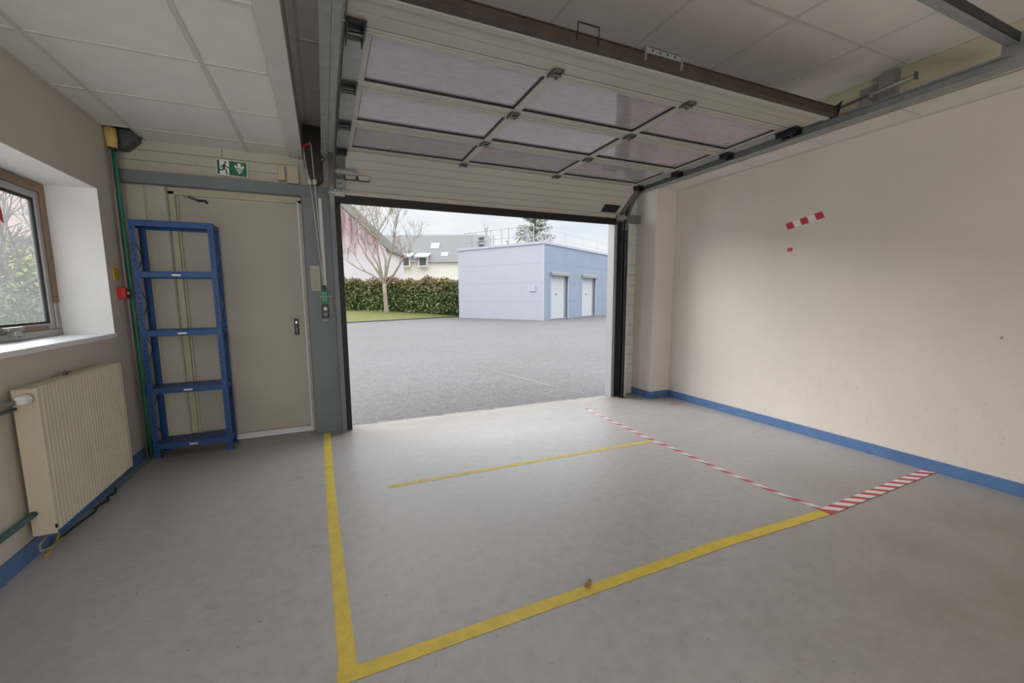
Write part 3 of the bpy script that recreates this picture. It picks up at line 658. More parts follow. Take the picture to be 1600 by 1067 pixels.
# ------------------------------------------------------------------ left wall items
fo = thing('pipe_lagging', 'short yellow foam lagging at the top of the green pipe', 'pipe insulation', (-1.34, 4.09, 2.33))
MB().tube([(-1.335, 4.09, 2.335), (-1.335, 4.09, 2.40), (-1.335, 4.085, 2.468)], [.030, .036, .036], 12).build('foam', 'foam', fo, smooth=True)
MB().tube([(-1.335, 4.095, 2.318), (-1.335, 4.093, 2.34)], .026, 12).build('tape_band', 'black', fo)
tag(MB().tube([(-1.338, 4.115, 2.33), (-1.340, 4.13, 2.0), (-1.341, 4.15, 1.2), (-1.342, 4.165, .55), (-1.343, 4.17, .0)], .014, 10).build('pipe', 'green_pipe', smooth=True), 'green pipe running down the corner behind the blue shelving', 'pipe')
tag(MB().tube([(-1.344, 4.07, 2.32), (-1.346, 4.075, 1.9), (-1.346, 4.09, 1.0), (-1.346, 4.10, .0)], .009, 8).build('pipe', 'copper', smooth=True), 'thin grey pipe running down the wall beside the green pipe', 'pipe')
tag(B(XL-.002, XL+.006, 3.955, 4.04, 1.39, 1.475).build('wall_plate', 'yellow', bevel=.003), 'yellow square plate on the wall above the red call point', 'sign plate')
cp = thing('call_point', 'red fire alarm call point on the wall beside the shelving', 'fire alarm', (-1.345, 4.01, 1.255))
B(XL-.002, XL+.05, 3.975, 4.055, 1.255, 1.335).build('housing', 'red', cp, bevel=.004)
B(XL+.05, XL+.054, 3.99, 4.04, 1.268, 1.322).build('glass_front', 'red_dk', cp)
B(XL+.054, XL+.056, 4.0, 4.03, 1.285, 1.305).build('label', 'white', cp)
tag(B(XL-.002, XL+.004, 3.965, 4.015, 1.13, 1.195).build('tag_plate', 'beige_pl'), 'small faded tag on the wall under the red call point', 'sign plate')
dk = thing('ventilation_duct', 'dark grey duct end poking through the gap in the ceiling corner', 'duct', (-1.26, 4.2, 2.36))
MB().prism([(-1.345, 2.36), (-1.295, 2.365), (-1.215, 2.44), (-1.215, 2.56), (-1.345, 2.56)], 'y', 4.17, 4.28).build('duct_body', 'duct', dk, bevel=.004)

# radiator
rd = thing('radiator', 'cream panel radiator on the wall under the window', 'radiator', (-1.31, 3.15, .10))
ry0, ry1, rz0, rz1, rx0, rx1 = 2.695, 3.60, .108, .835, -1.350, -1.262
pts = []; nr = 27; wdt = (ry1-ry0-.05)/nr
pts.append((rx1-.014, ry0+.002))
pts.append((rx1-.003, ry0+.004)); pts.append((rx1-.003, ry0+.025))
for i in range(nr):
    y = ry0+.025+i*wdt; pts += [(rx1-.0035, y+.15*wdt), (rx1, y+.3*wdt), (rx1, y+.7*wdt), (rx1-.0035, y+.85*wdt)]
pts += [(rx1-.003, ry1-.025), (rx1-.003, ry1-.004), (rx1-.014, ry1-.002)]
MB().prism(pts[::-1], 'z', rz0+.012, rz1-.006).build('front_panel', 'rad', rd)
B(rx0, rx0+.014, ry0+.004, ry1-.004, rz0+.01, rz1-.01).build('rear_panel', 'rad', rd)
for y0, y1 in ((ry0, ry0+.003), (ry1-.003, ry1)): B(rx0-.004, rx1-.002, y0, y1, rz0, rz1-.004).build('side_panel', 'rad', rd, bevel=.001)
m = MB(); m.box(rx0-.004, rx0+.012, ry0, ry1, rz1-.006, rz1); m.box(rx1-.016, rx1, ry0, ry1, rz1-.006, rz1)
for i in range(60): y = ry0+.008+i*(ry1-ry0-.016)/60; m.box(rx0+.012, rx1-.016, y, y+.009, rz1-.006, rz1-.001)
m.build('top_grille', 'rad', rd)
B(rx0+.012, rx1-.016, ry0+.003, ry1-.003, rz1-.05, rz1-.04).build('inner_fins', 'rad_dk', rd)
for yy in (ry0+.15, ry1-.18): B(rx0-.02, rx0, yy, yy+.03, .2, .8).build('wall_bracket', 'rad_dk', rd)
m = MB(); m.tube([(-1.318, 2.70, .785), (-1.318, 2.66, .785)], .012, 10); m.tube([(-1.318, 2.665, .785), (-1.318, 2.615, .785)], .015, 10); m.tube([(-1.318, 2.672, .785), (-1.292, 2.672, .789)], .012, 10); m.build('valve_body', 'chrome', rd)
m = MB(); m.tube([(-1.295, 2.625, .792), (-1.295, 2.635, .792), (-1.295, 2.668, .790), (-1.295, 2.680, .790)], [.019, .024, .026, .020], 16); m.build('thermostat_head', 'white', rd, smooth=False, bevel=.002)
m = MB(); m.box(-1.270, -1.263, ry0-.002, ry0+.006, .135, .155); m.build('drain_screw', 'dark', rd)
m = MB(); m.tube([(-1.31, 2.715, .105), (-1.32, 2.66, .075), (-1.31, 2.64, .055), (-1.285, 2.66, .05), (-1.27, 2.74, .06)], .006, 8); m.build('vent_tube', 'copper', rd, smooth=True)
m = MB(); m.box(-1.345, -1.33, 3.1, 3.13, rz1, rz1+.02); m.box(-1.34, -1.31, 3.11, 3.12, rz1+.015, rz1+.022); m.build('clip', 'galv_dk', rd)
tag(MB().tube([(-1.345, .5, .815), (-1.345, 1.6, .815), (-1.335, 2.45, .800), (-1.318, 2.60, .786), (-1.318, 2.62, .785)], .011, 10).build('heating_pipe', 'copper', smooth=True), 'grey heating pipe entering the radiator valve', 'pipe')
tag(MB().tube([(-1.345, .5, .745), (-1.345, 1.6, .745), (-1.345, 2.55, .745), (-1.345, 2.69, .745)], .008, 10).build('heating_pipe', 'teal_pipe', smooth=True), 'thin teal pipe on the wall just below the radiator valve pipe', 'pipe')
tag(MB().tube([(-1.345, .5, .215), (-1.345, 1.6, .215), (-1.345, 2.60, .215), (-1.342, 2.66, .22), (-1.335, 2.69, .225)], .014, 10).build('heating_pipe', 'teal_pipe', smooth=True), 'teal heating pipe entering low behind the radiator', 'pipe')
# cables on the floor
def smooth_path(pts, it=2):
    P = [Vector(p) for p in pts]
    for _ in range(it):
        Q = [P[0]]
        for a, b in zip(P[:-1], P[1:]): Q += [a.lerp(b, .25), a.lerp(b, .75)]
        P = Q+[P[-1]]
    return P
tag(MB().tube(smooth_path([(-1.28, 4.12, .006), (-1.315, 3.95, .006), (-1.325, 3.75, .006), (-1.315, 3.6, .006), (-1.328, 3.42, .006), (-1.31, 3.3, .006), (-1.335, 3.2, .006)]), .005, 8).build('floor_cable', 'cable_g', smooth=True), 'thin green cable lying on the floor from the shelving to the radiator', 'cable')
tag(MB().tube(smooth_path([(-1.335, 3.5, .007), (-1.30, 3.42, .006), (-1.325, 3.34, .012), (-1.29, 3.30, .006), (-1.33, 3.22, .008), (-1.30, 3.15, .006), (-1.33, 3.02, .006), (-1.335, 2.8, .006)]), .006, 8).build('floor_cable', 'black_pl', smooth=True), 'tangled black cable on the floor under the radiator', 'cable')
tag(MB().tube(smooth_path([(-1.340, 2.86, .03), (-1.333, 2.82, .010), (-1.320, 2.74, .006), (-1.315, 2.68, .006)]), .006, 8).build('cable_end', 'cable_y', smooth=True), 'short yellow cable end on the floor by the blue skirting', 'cable')

# ------------------------------------------------------------------ blue shelving
sh = thing('shelving_unit', 'tall narrow blue metal shelving unit in front of the exit door', 'shelf', (-1.03, 4.16, 0))
sx0, sx1, sy0, sy1, sz = -1.285, -.765, 4.05, 4.27, 1.835
def post(x, y, sx, sy):
    t = .003; L = .036
    m = MB(); pl = [(x, y), (x+L*sx, y), (x+L*sx, y+t*sy), (x+t*sx, y+t*sy), (x+t*sx, y+L*sy), (x, y+L*sy)]
    if sx*sy < 0: pl = pl[::-1]
    m.prism(pl, 'z', .0, sz); ob = m.build('upright', 'blue', sh)
    q = MB(); yy0, yy1 = sorted((y-.0005*sy, y+.0005*sy))
    q.box(x+(.014*sx if sx > 0 else -.022), x+(.022*sx if sx > 0 else -.014), yy0, yy1, .05, 1.80)
    q.build('slot_row', 'slots', ob)
    f = MB(); a0, a1 = sorted((x-.004*sx, x+.045*sx)); b0, b1 = sorted((y-.004*sy, y+.045*sy)); f.box(a0, a1, b0, b1, 0, .012); f.build('foot', 'blue', ob)
post(sx0, sy0, 1, 1); post(sx1, sy0, -1, 1); post(sx0, sy1, 1, -1); post(sx1, sy1, -1, -1)
for i, z in enumerate((1.835, 1.458, 1.010, .560, .115)):
    m = MB(); x0, x1, y0, y1 = sx0+.004, sx1-.004, sy0+.004, sy1-.004; hh = .046
    m.box(x0, x1, y0, y1, z-.004, z); m.box(x0, x1, y0, y0+.003, z-hh, z-.004); m.box(x0, x1, y1-.003, y1, z-hh, z-.004)
    m.box(x0, x0+.003, y0, y1, z-hh, z-.004); m.box(x1-.003, x1, y0, y1, z-hh, z-.004); m.box(x0, x1, y0, y0+.015, z-hh, z-hh+.003)
    ob = m.build('shelf', 'blue_dark' if i in (3, 4) else 'blue', sh, bevel=.0015)
    if i > 0: B(-1.055, -1.0, sy0-.0012, sy0+.004, z-.032, z-.020).build('label_sticker', 'white', ob)
    if 0 < i < 4:
        for xx in (sx0-.003, sx1-.026): B(xx, xx+.029, sy0-.004, sy0, z-.05, z+.035).build('shelf_clip', 'blue', ob, bevel=.002)
for xx in (sx0+.003, sx1-.003):
    m = MB(); n = 9; P = [(xx, sy0+.01 if k % 2 else sy1-.01, .14+k*(sz-.22)/n) for k in range(n+1)]
    for a, b in zip(P[:-1], P[1:]): m.tube([a, b], .0028, 6)
    m.build('side_brace', 'dark_rail', sh)

# ------------------------------------------------------------------ tapes
def strip(pts, w, z0=.0004, z1=.0012):
    m = MB()
    P = [Vector(p) for p in pts]; L = []; R = []
    for i, p in enumerate(P):
        t = (P[min(i+1, len(P)-1)]-P[max(0, i-1)]).normalized(); n_ = Vector((-t.y, t.x))*w/2; L.append(p+n_); R.append(p-n_)
    for i in range(len(P)-1):
        q = [L[i], R[i], R[i+1], L[i+1]]
        m.hexa([(v.x, v.y, z0) for v in q], [(v.x, v.y, z1) for v in q])
    return m
tag(strip([(-.043, 4.185), (-.035, 3.2), (-.015, 2.2), (.006, 1.36)], .058).build('floor_tape', 'tape_y'), 'yellow floor tape running from the grey column towards the front corner', 'floor tape')
tag(strip([(-.03, 1.374), (1.0, 1.392), (1.8, 1.40), (2.655, 1.372)], .058, .0013, .0019).build('floor_tape', 'tape_y'), 'long bold yellow floor tape nearest the camera, ending at the striped tapes', 'floor tape')
tag(strip([(.319, 2.776), (1.4, 2.765), (2.537, 2.745)], .046).build('floor_tape', 'tape_yp'), 'faded thin yellow floor tape across the middle of the marked bay', 'floor tape')
def hazard(pts, w, per, slant, z=.002, duty=.5):
    """red and white slanted stripes along a polyline"""
    m = MB(); P = [Vector(p) for p in pts]; seg = [(b-a).length for a, b in zip(P[:-1], P[1:])]; T = sum(seg)
    def at(s):
        s = max(0, min(T, s)); i = 0
        while i < len(seg)-1 and s > seg[i]: s -= seg[i]; i += 1
        t = (P[i+1]-P[i]).normalized(); return P[i]+t*s, Vector((-t.y, t.x))
    s = 0; k = 0
    while s < T:
        l = per*(duty if k % 2 == 0 else 1-duty); e = min(T, s+l); q = []
        for ss, sg in ((s, 1), (s, -1), (e, -1), (e, 1)):
            sh_ = 0 if (ss <= 0 or ss >= T) else slant*sg
            p, n_ = at(ss+sh_); q.append(p+n_*w/2*sg)
        m.cur = k % 2
        m.hexa([(v.x, v.y, z-.0008) for v in q], [(v.x, v.y, z) for v in q]); s = e; k += 1
    return m
tag(hazard([(2.628, 3.898), (2.586, 3.325), (2.558, 2.771), (2.568, 2.474), (2.556, 2.046), (2.576, 1.643), (2.615, 1.385)], .034, .155, .03, .0025, .48).build('barrier_tape', ['tape_r', 'tape_w']), 'long thin red and white tape on the floor running towards the open bay', 'barrier tape')
tag(hazard([(2.585, 1.378), (3.2, 1.40), (3.885, 1.425)], .066, .118, -.035, .0034, .45).build('barrier_tape', ['tape_r', 'tape_w']), 'short wide red and white tape on the floor reaching the blue skirting', 'barrier tape')
m = MB()
for i in range(5):
    y0 = 2.605-i*.061; y1 = y0-.061; za = 1.868+i*.0115; zb = za+.0115; m.cur = i % 2
    q = [(y0-.02, za-.025), (y1-.02, zb-.025), (y1+.006, zb+.03), (y0+.006, za+.03)]
    m.hexa([(XR-.002, y, z) for y, z in q], [(XR+.001, y, z) for y, z in q])
tag(m.build('tape_scrap', ['tape_r', 'tape_w']), 'red and white striped tape strip stuck on the beige wall', 'tape scrap')
tag(B(XR-.002, XR+.001, 2.53, 2.575, 1.648, 1.678).build('tape_scrap', 'tape_r'), 'tiny red tape scrap on the beige wall below the striped strip', 'tape scrap')
nl = MB(); nl.tube([(XR+.001, 1.172, .972), (XR-.015, 1.17, .975), (XR-.015, 1.16, .985)], .0028, 8)
tag(nl.build('wall_hook', 'wood_stub'), 'small rusty hook sticking out of the beige wall', 'hook')
m = MB(); m.prism([(3.60, 3.62), (3.70, 3.60), (3.83, 3.625), (3.82, 3.64), (3.71, 3.62), (3.62, 3.64)], 'z', .0004, .0012)
tag(m.build('paint_streak', 'tape_r'), 'small red paint streak on the floor near the pier', 'paint mark')
m = MB(); m.xf = lambda p: Vector((.985+p.x*.8-p.y*.6, 1.420+p.x*.6+p.y*.8, p.z)); m.tube([(-.024, 0, .008), (.024, 0, .008)], .008, 10)
tag(m.build('cigarette_butt', 'wood_stub'), 'small tan cigarette butt lying on the front yellow tape', 'cigarette butt')

# ------------------------------------------------------------------ outdoors
G = Vector((.4047, .9145)); E_ = Vector((.9145, -.4047))
def far(lat, d, z=0): v = E_*lat+G*d; return Vector((v.x, v.y, z))
structure(B(-60, 70, 4.40, 95, -.20, -.02).build('ground', 'asphalt'), 'grey asphalt yard')
structure(B(-60, -1.70, -20, 4.40, -.20, -.02).build('ground.001', 'gravel'), 'unseen pale gravel added beside the window wall to bounce light')  # out of view, made pale to brighten the window reveal
# lawn rising to the hedge
m = MB()
e0, e1 = Vector((-9, 18.2)), Vector((9.2, 27.2)); k0, k1 = Vector((-14, 36)), Vector((9.6, 27.4))
rows = 6; cols = 14; vs = []
for i in range(rows+1):
    for j in range(cols+1):
        a = e0.lerp(e1, j/cols); bpt = far(-24+30*j/cols, 60); b = Vector((bpt.x, bpt.y)); t = (i/rows)**1.6; p = a.lerp(b, t)
        dist = (p-a).length; vs.append((p.x, p.y, -.01+min(.5, dist*.06)))
m._add(vs, [(i*(cols+1)+j, i*(cols+1)+j+1, (i+1)*(cols+1)+j+1, (i+1)*(cols+1)+j) for i in range(rows) for j in range(cols)])
o = m.build('lawn', 'grass'); structure(o, 'green lawn strip before the hedge')
m = MB(); t = (e1-e0).normalized(); nn = Vector((-t.y, t.x))
for i in range(40):
    a = e0.lerp(e1, i/40); b = e0.lerp(e1, (i+.97)/40); q = [a-nn*.12, b-nn*.12, b+nn*.04, a+nn*.04]
    m.hexa([(v.x, v.y, -.02) for v in q], [(v.x, v.y, .035) for v in q])
structure(m.build('kerb', 'kerb'), 'dark edging between asphalt and lawn')
def ground_line(name, label, a, b, w):
    a = Vector(a); b = Vector(b); t = (b-a).normalized(); nn = Vector((-t.y, t.x))*w/2; q = [a-nn, b-nn, b+nn, a+nn]
    m = MB(); m.hexa([(v.x, v.y, -.022) for v in q], [(v.x, v.y, -.0165) for v in q]); tag(m.build(name, 'faded_line'), label, 'line marking', 'faded lines on the asphalt')
ground_line('ground_line', 'faded thin pale line on the asphalt in the middle of the yard', (2.628, 6.803), (2.93, 5.15), .022)
ground_line('ground_line', 'short faded pale line on the asphalt close to the white jamb', (4.0, 5.837), (4.6, 5.85), .03)

def leaves(m, n, pick, size):
    for _ in range(n):
        p = Vector(pick()); s_ = size*random.uniform(.6, 1.4)
        a = Vector((random.gauss(0, 1), random.gauss(0, 1), random.gauss(0, .7))).normalized(); b = a.orthogonal().normalized()
        rot = Matrix.Rotation(random.uniform(0, 2*PI), 3, a); b = rot @ b; c_ = a.cross(b)
        m.quad(p-b*s_, p+c_*s_*.45-b*s_*.1, p+b*s_, p-c_*s_*.45-b*s_*.1)
# hedge
random.seed(11)
hg = thing('hedge', 'clipped green hedge with reddish tips behind the lawn', 'hedge', far(-8, 28.6, .3))
def hpick():
    lat = random.uniform(-15, -2.5); u = random.random()
    top = 2.32+.10*math.sin(lat*2.1)+.08*math.sin(lat*5.3)+random.uniform(-.12, .16)
    if u < .62: return far(lat, 28.0+random.uniform(-.12, .16)+.1*math.sin(lat*3), .25+(top-.25)*random.random())
    if u < .9: return far(lat, 28.0+random.uniform(0, 1.1), top+random.uniform(-.1, .08))
    return far(lat, 28+random.uniform(0, 1.2), .3+2*random.random())
m = MB(); leaves(m, 11000, hpick, .105); m.build('foliage', 'leaf', hg)
a, b, c_, d_ = far(-15, 28.12), far(-2.6, 28.12), far(-2.6, 29.1), far(-15, 29.1)
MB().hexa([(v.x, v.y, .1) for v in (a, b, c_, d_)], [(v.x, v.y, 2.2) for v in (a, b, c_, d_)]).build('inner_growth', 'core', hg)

# bare trees
def grow(m, p, dirv, L, r, depth, maxd):
    pts = [p]; rs = [r]; n_ = 4 if depth < 2 else 3; dv = dirv.normalized(); q = p
    for i in range(n_):
        dv = (dv+Vector((random.gauss(0, .14), random.gauss(0, .14), random.gauss(.05, .10)))).normalized()
        q = q+dv*L/n_; pts.append(q); rs.append(max(.008, r*(1-.62*(i+1)/n_)))
    m.tube(pts, rs, 6 if depth < 2 else 4, cap=False)
    if depth < maxd:
        for k in range(random.choice((3, 4, 4)) if depth < 3 else 2):
            i = random.randint(1, n_); ax = Vector((random.gauss(0, 1), random.gauss(0, 1), random.gauss(0, .6))).normalized()
            nd = (dv+ax*random.uniform(.45, .95)+Vector((0, 0, .12))).normalized()
            grow(m, pts[i], nd, L*random.uniform(.48, .72), rs[i]*.7, depth+1, maxd)
random.seed(5)
bt = thing('bare_tree', 'bare leafless tree standing on the lawn before the hedge', 'tree', far(-8.06, 27.2, .33))
m = MB(); m.tube([far(-8.06, 27.2, .1), far(-8.06, 27.2, .45), far(-8.1, 27.2, 1.4), far(-8.12, 27.2, 2.1)], [.19, .15, .125, .12], 10)
m.build('trunk', 'bark', bt, smooth=True)
m = MB()
for lat, z, dd, r in ((-10.9, 3.5, -.6, .045), (-9.9, 6.4, .5, .058), (-8.9, 7.3, -.8, .06), (-7.8, 7.5, .6, .062), (-6.6, 6.8, -.5, .06), (-5.4, 4.7, .4, .055), (-9.9, 4.8, 1.2, .04), (-6.1, 3.5, -1.0, .04), (-10.4, 5.4, -1.0, .042)):
    st = far(-8.11+random.uniform(-.05, .05), 27.2, random.uniform(1.75, 2.2)); en = far(lat, 27.2+dd, z); v = en-st
    mid = st+v*.25+Vector((0, 0, .25)); m.tube([st, mid], [r*1.05, r], 7, cap=False)
    grow(m, mid, (en-mid), (en-mid).length*.75, r, 0, 4)
m.build('branch', 'bark', bt, smooth=True)

# blue building with two doors
A = Vector((10.83, 20.24)); d1 = Vector((-.518, .855)).normalized(); d2 = Vector((.862, .507)).normalized()
def bl(u, v, z): p = A+d1*u+d2*v; return (p.x, p.y, z)      # u along the left face, v along the right face
def bbox(m, u0, u1, v0, v1, z0, z1):
    return m.hexa([bl(u0, v0, z0), bl(u0, v1, z0), bl(u1, v1, z0), bl(u1, v0, z0)], [bl(u0, v0, z1), bl(u0, v1, z1), bl(u1, v1, z1), bl(u1, v0, z1)])
bb = thing('garage_building', 'flat roofed pale blue panel building with two white doors', 'building', bl(0, 0, 0))
bbox(MB(), .02, 6.1, 0, .2, -.05, 4.1).build('left_wall', 'bldg', bb)
m = MB(); hts = [(.79, 2.72, 2.42), (4.63, 6.55, 2.42)]
bbox(m, 0, .2, .2, .79, -.05, 4.1); bbox(m, 0, .2, 2.72, 4.63, -.05, 4.1); bbox(m, 0, .2, 6.55, 16, -.05, 4.1)
for a_, b_, h_ in hts: bbox(m, 0, .2, a_, b_, h_, 4.1)
bbox(m, .0, .02, 0, .2, -.05, 4.1)
m.build('door_side_wall', 'bldg_shade', bb)
m = MB(); bbox(m, .2, 6.1, 15.8, 16, 0, 4.1); bbox(m, 5.9, 6.1, .2, 15.8, 0, 4.1); bbox(m, .2, 5.9, .2, 15.8, 3.9, 4.0); m.build('rear_walls', 'bldg', bb)
m = MB(); bbox(m, -.05, 6.15, -.05, .10, 4.06, 4.19); bbox(m, -.05, .10, .10, 16, 4.06, 4.19); m.build('roof_edge', 'bldg_trim', bb)
m = MB(); bbox(m, -.012, .05, -.012, .06, -.05, 4.1); m.build('corner_trim', 'bldg_trim', bb)
for a_, b_, h_ in hts:
    m = MB(); bbox(m, .10, .14, a_, b_, 0, h_); dr = m.build('shutter_door', 'door_w', bb)
    q = MB(); bbox(q, -.16, .02, a_-.10, b_+.12, h_, h_+.19); q.build('shutter_hood', 'alu', dr, bevel=.02)
    bbox(MB(), -.03, .10, b_, b_+.09, 0, h_).build('side_guide', 'bldg_trim', dr); bbox(MB(), -.03, .10, a_-.06, a_, 0, h_).build('side_guide', 'bldg_trim', dr)
    q = MB(); bbox(q, .085, .10, b_-.26, b_-.02, .05, h_-.03); q.build('side_leaf', 'alu', dr)
    q = MB(); bbox(q, .09, .10, a_+.7, a_+.8, 1.35, 1.45); q.build('handle', 'galv_dk', dr)
m = MB(); bbox(m, .5, .9, -.05, 0, 1.55, 1.85); m.build('wall_box', 'bldg_trim', bb)
rr = thing('roof_railing', 'pale metal railing around the blue building roof', 'railing', bl(3, .4, 4.1))
P3 = lambda u, v, z: Vector(bl(u, v, z))
for u in (5.9, 5.6, 5.3, 5.05, 3.9, 3.1, 2.6, .9):
    MB().tube([P3(u, .45, 4.0), P3(u, .45, 5.16)], .03, 6).build('post', 'rail_w', rr)
for u in (3.7, 5.42, 5.0): MB().tube([P3(u, .45, 4.0), P3(u, .45, 4.85)], .05, 6).build('post', 'rail_w', rr)
for z in (5.14, 4.62): MB().tube([P3(6.0, .45, z), P3(.9, .45, z)], .022, 6).build('rail', 'rail_w', rr)
for v in (2.2, 4.6, 7.0, 9.4, 11.8, 14.2): MB().tube([P3(1.2, v, 4.0), P3(1.2, v, 5.2)], .014, 6).build('post', 'rail_w', rr)
for z in (5.18, 4.7): MB().tube([P3(1.2, .9, z), P3(1.2, 15, z)], .012, 6).build('rail', 'rail_w', rr)
MB().tube([P3(.45, .5, 4.0), P3(.45, .5, 4.52), P3(2.0, 1.2, 4.45)], .03, 6).build('guard_bar', 'rail_w', rr)
cb = thing('roof_unit', 'pale equipment cabinet standing on the blue building roof', 'equipment', bl(4.8, .8, 4.0))
m = MB(); bbox(m, 4.45, 5.15, .7, 1.1, 4.0, 4.95); m.build('cabinet', 'rail_w', cb, bevel=.02)
for z0_, z1_ in ((4.15, 4.42), (4.6, 4.85)): bbox(MB(), 4.62, 4.98, .68, .70, z0_, z1_).build('louvre', 'win_dk', cb)
ms = thing('antenna_mast', 'slim antenna mast beside the roof cabinet', 'antenna', bl(4.35, .6, 4.0))
m = MB(); m.tube([P3(4.35, .6, 4.0), P3(4.35, .6, 5.35)], .05, 8); m.tube([P3(4.46, .6, 5.1), P3(4.46, .6, 5.62)], .03, 8); m.tube([P3(4.24, .6, 5.1), P3(4.24, .6, 5.52)], .03, 8); m.tube([P3(4.46, .6, 5.25), P3(4.24, .6, 5.25)], .02, 6); m.build('mast', 'rail_w', ms)
af = thing('roof_ladder', 'pale triangular frame with slack cables on the blue building roof', 'frame', bl(1.4, .8, 4.1))
m = MB(); top = P3(1.55, .8, 5.1)
for u, v in ((2.05, .6), (1.85, 1.0), (1.2, .6), (1.0, 1.0), (1.5, .7)): m.tube([top, P3(u, v, 4.0)], .035, 6)
m.build('legs', 'rail_w', af)
m = MB(); m.tube([top, P3(1.95, .7, 4.55), P3(2.3, .7, 4.22), P3(2.75, .7, 4.18), P3(2.9, .7, 4.5)], .03, 6); m.tube([top, P3(1.2, .7, 4.6), P3(.75, .7, 4.25), P3(.3, .7, 4.15)], .03, 6)
m.build('slack_cable', 'win_dk', af)

# conifer behind
random.seed(21)
cf = thing('conifer', 'green conifer rising behind the blue building', 'tree', far(2.45, 45, 0))
MB().tube([far(2.45, 45, 0), far(2.45, 45, 6), far(2.45, 45, 12)], [.25, .16, .03], 8).build('trunk', 'bark2', cf)
m = MB()
for k in range(190):
    z = random.uniform(1.5, 11.8); rmax = (12.2-z)*.40+.1; th = random.uniform(0, 2*PI)
    base = far(2.45, 45, z); tip = base+Vector((math.cos(th)*rmax, math.sin(th)*rmax, rmax*random.uniform(.05, .4)))
    for q in range(70):
        t_ = random.random()**.8; p = base.lerp(tip, t_)+Vector((random.gauss(0, .1), random.gauss(0, .1), random.gauss(-.03, .09)))
        leaves(m, 1, lambda p=p: p, .075)
m.build('foliage', 'needle', cf)

# stained gabled building and slate house
def fbox(m, l0, l1, d0, d1_, z0, z1):
    q = [far(l0, d0), far(l1, d0), far(l1, d1_), far(l0, d1_)]
    return m.hexa([(v.x, v.y, z0) for v in q], [(v.x, v.y, z1) for v in q])
def fprism(m, poly, d0, d1_):
    n_ = len(poly); vs = [tuple(far(l, d0, z)) for l, z in poly]+[tuple(far(l, d1_, z)) for l, z in poly]
    return m._add(vs, [tuple(range(n_)), tuple(range(n_, 2*n_))[::-1]]+[(i, n_+i, n_+(i+1) % n_, (i+1) % n_) for i in range(n_)])
pb = thing('gabled_building', 'tall pinkish building with reddish stained gable wall', 'building', far(-18, 48, 0))
fprism(MB(), [(-13.1, 0), (-13.1, 6.35), (-20.5, 13.4), (-28, 6.35), (-28, 0)], 45, 52).build('walls', 'stain', pb)
fprism(MB(), [(-12.85, 6.12), (-12.85, 6.22), (-20.5, 13.58), (-28.4, 6.22), (-28.4, 6.12), (-20.5, 13.42)], 44.95, 52.3).build('roof', 'moss_roof', pb)
sl = thing('slate_house', 'long cream house with grey slate roof and skylights', 'house', far(-12, 62, 0))
fbox(MB(), -22, -4, 60.3, 70, 0, 6.5).build('walls', 'cream_ext', sl)
def sroof(l0, l1, u): return None
m = MB()
def rp(l, dd, z): return tuple(far(l, dd, z))
m._add([rp(-22.5, 60, 6.45), rp(-3.5, 60, 6.45), rp(-3.5, 65, 10.55), rp(-22.5, 65, 10.55), rp(-22.5, 70.3, 6.45), rp(-3.5, 70.3, 6.45),
        rp(-22.5, 60, 6.25), rp(-3.5, 60, 6.25), rp(-3.5, 65, 10.3), rp(-22.5, 65, 10.3), rp(-22.5, 70.3, 6.25), rp(-3.5, 70.3, 6.25)],
       [(0, 1, 2, 3), (3, 2, 5, 4), (7, 6, 9, 8), (8, 9, 10, 11), (0, 6, 7, 1), (4, 5, 11, 10), (1, 7, 8, 2), (2, 8, 11, 5), (0, 3, 9, 6), (3, 4, 10, 9)])
m.build('roof', 'slate', sl)
m = MB(); fbox(m, -22.3, -3.7, 59.85, 60.0, 6.2, 6.38); m.build('gutter', 'bldg_trim', sl)
def sky_l(l0, l1, u0, u1):
    m = MB(); pt = lambda l, u, h: rp(l, 60+5*u, 6.45+4.1*u+h)
    m.hexa([pt(l0, u0, 0), pt(l1, u0, 0), pt(l1, u1, 0), pt(l0, u1, 0)], [pt(l0, u0, .1), pt(l1, u0, .1), pt(l1, u1, .1), pt(l0, u1, .1)]); f_ = m.build('skylight', 'bldg_trim', sl)
    e_ = .12; m = MB(); m.hexa([pt(l0+e_, u0+.03, .1), pt(l1-e_, u0+.03, .1), pt(l1-e_, u1-.03, .1), pt(l0+e_, u1-.03, .1)], [pt(l0+e_, u0+.03, .13), pt(l1-e_, u0+.03, .13), pt(l1-e_, u1-.03, .13), pt(l0+e_, u1-.03, .13)])
    m.build('pane', 'door_w', f_)
sky_l(-11.7, -10.5, .44, .64); sky_l(-9.95, -9.0, .14, .27)
for l0, l1 in ((-15.4, -14.1), (-12.95, -11.7)):
    m = MB(); fbox(m, l0, l1, 59.6, 63, 5.5, 6.95); dm = m.build('dormer', 'cream_ext', sl)
    m = MB(); m.hexa([rp(l0-.4, 59.1, 6.75), rp(l1+.2, 59.1, 6.75), rp(l1+.2, 63.5, 7.9), rp(l0-.4, 63.5, 7.9)], [rp(l0-.4, 59.1, 6.95), rp(l1+.2, 59.1, 6.95), rp(l1+.2, 63.5, 8.1), rp(l0-.4, 63.5, 8.1)]); m.build('dormer_roof', 'door_w', dm)
    m = MB(); fbox(m, l0+.15, l1-.15, 59.52, 59.6, 5.7, 6.7); m.build('dormer_window', 'win_dk', dm)

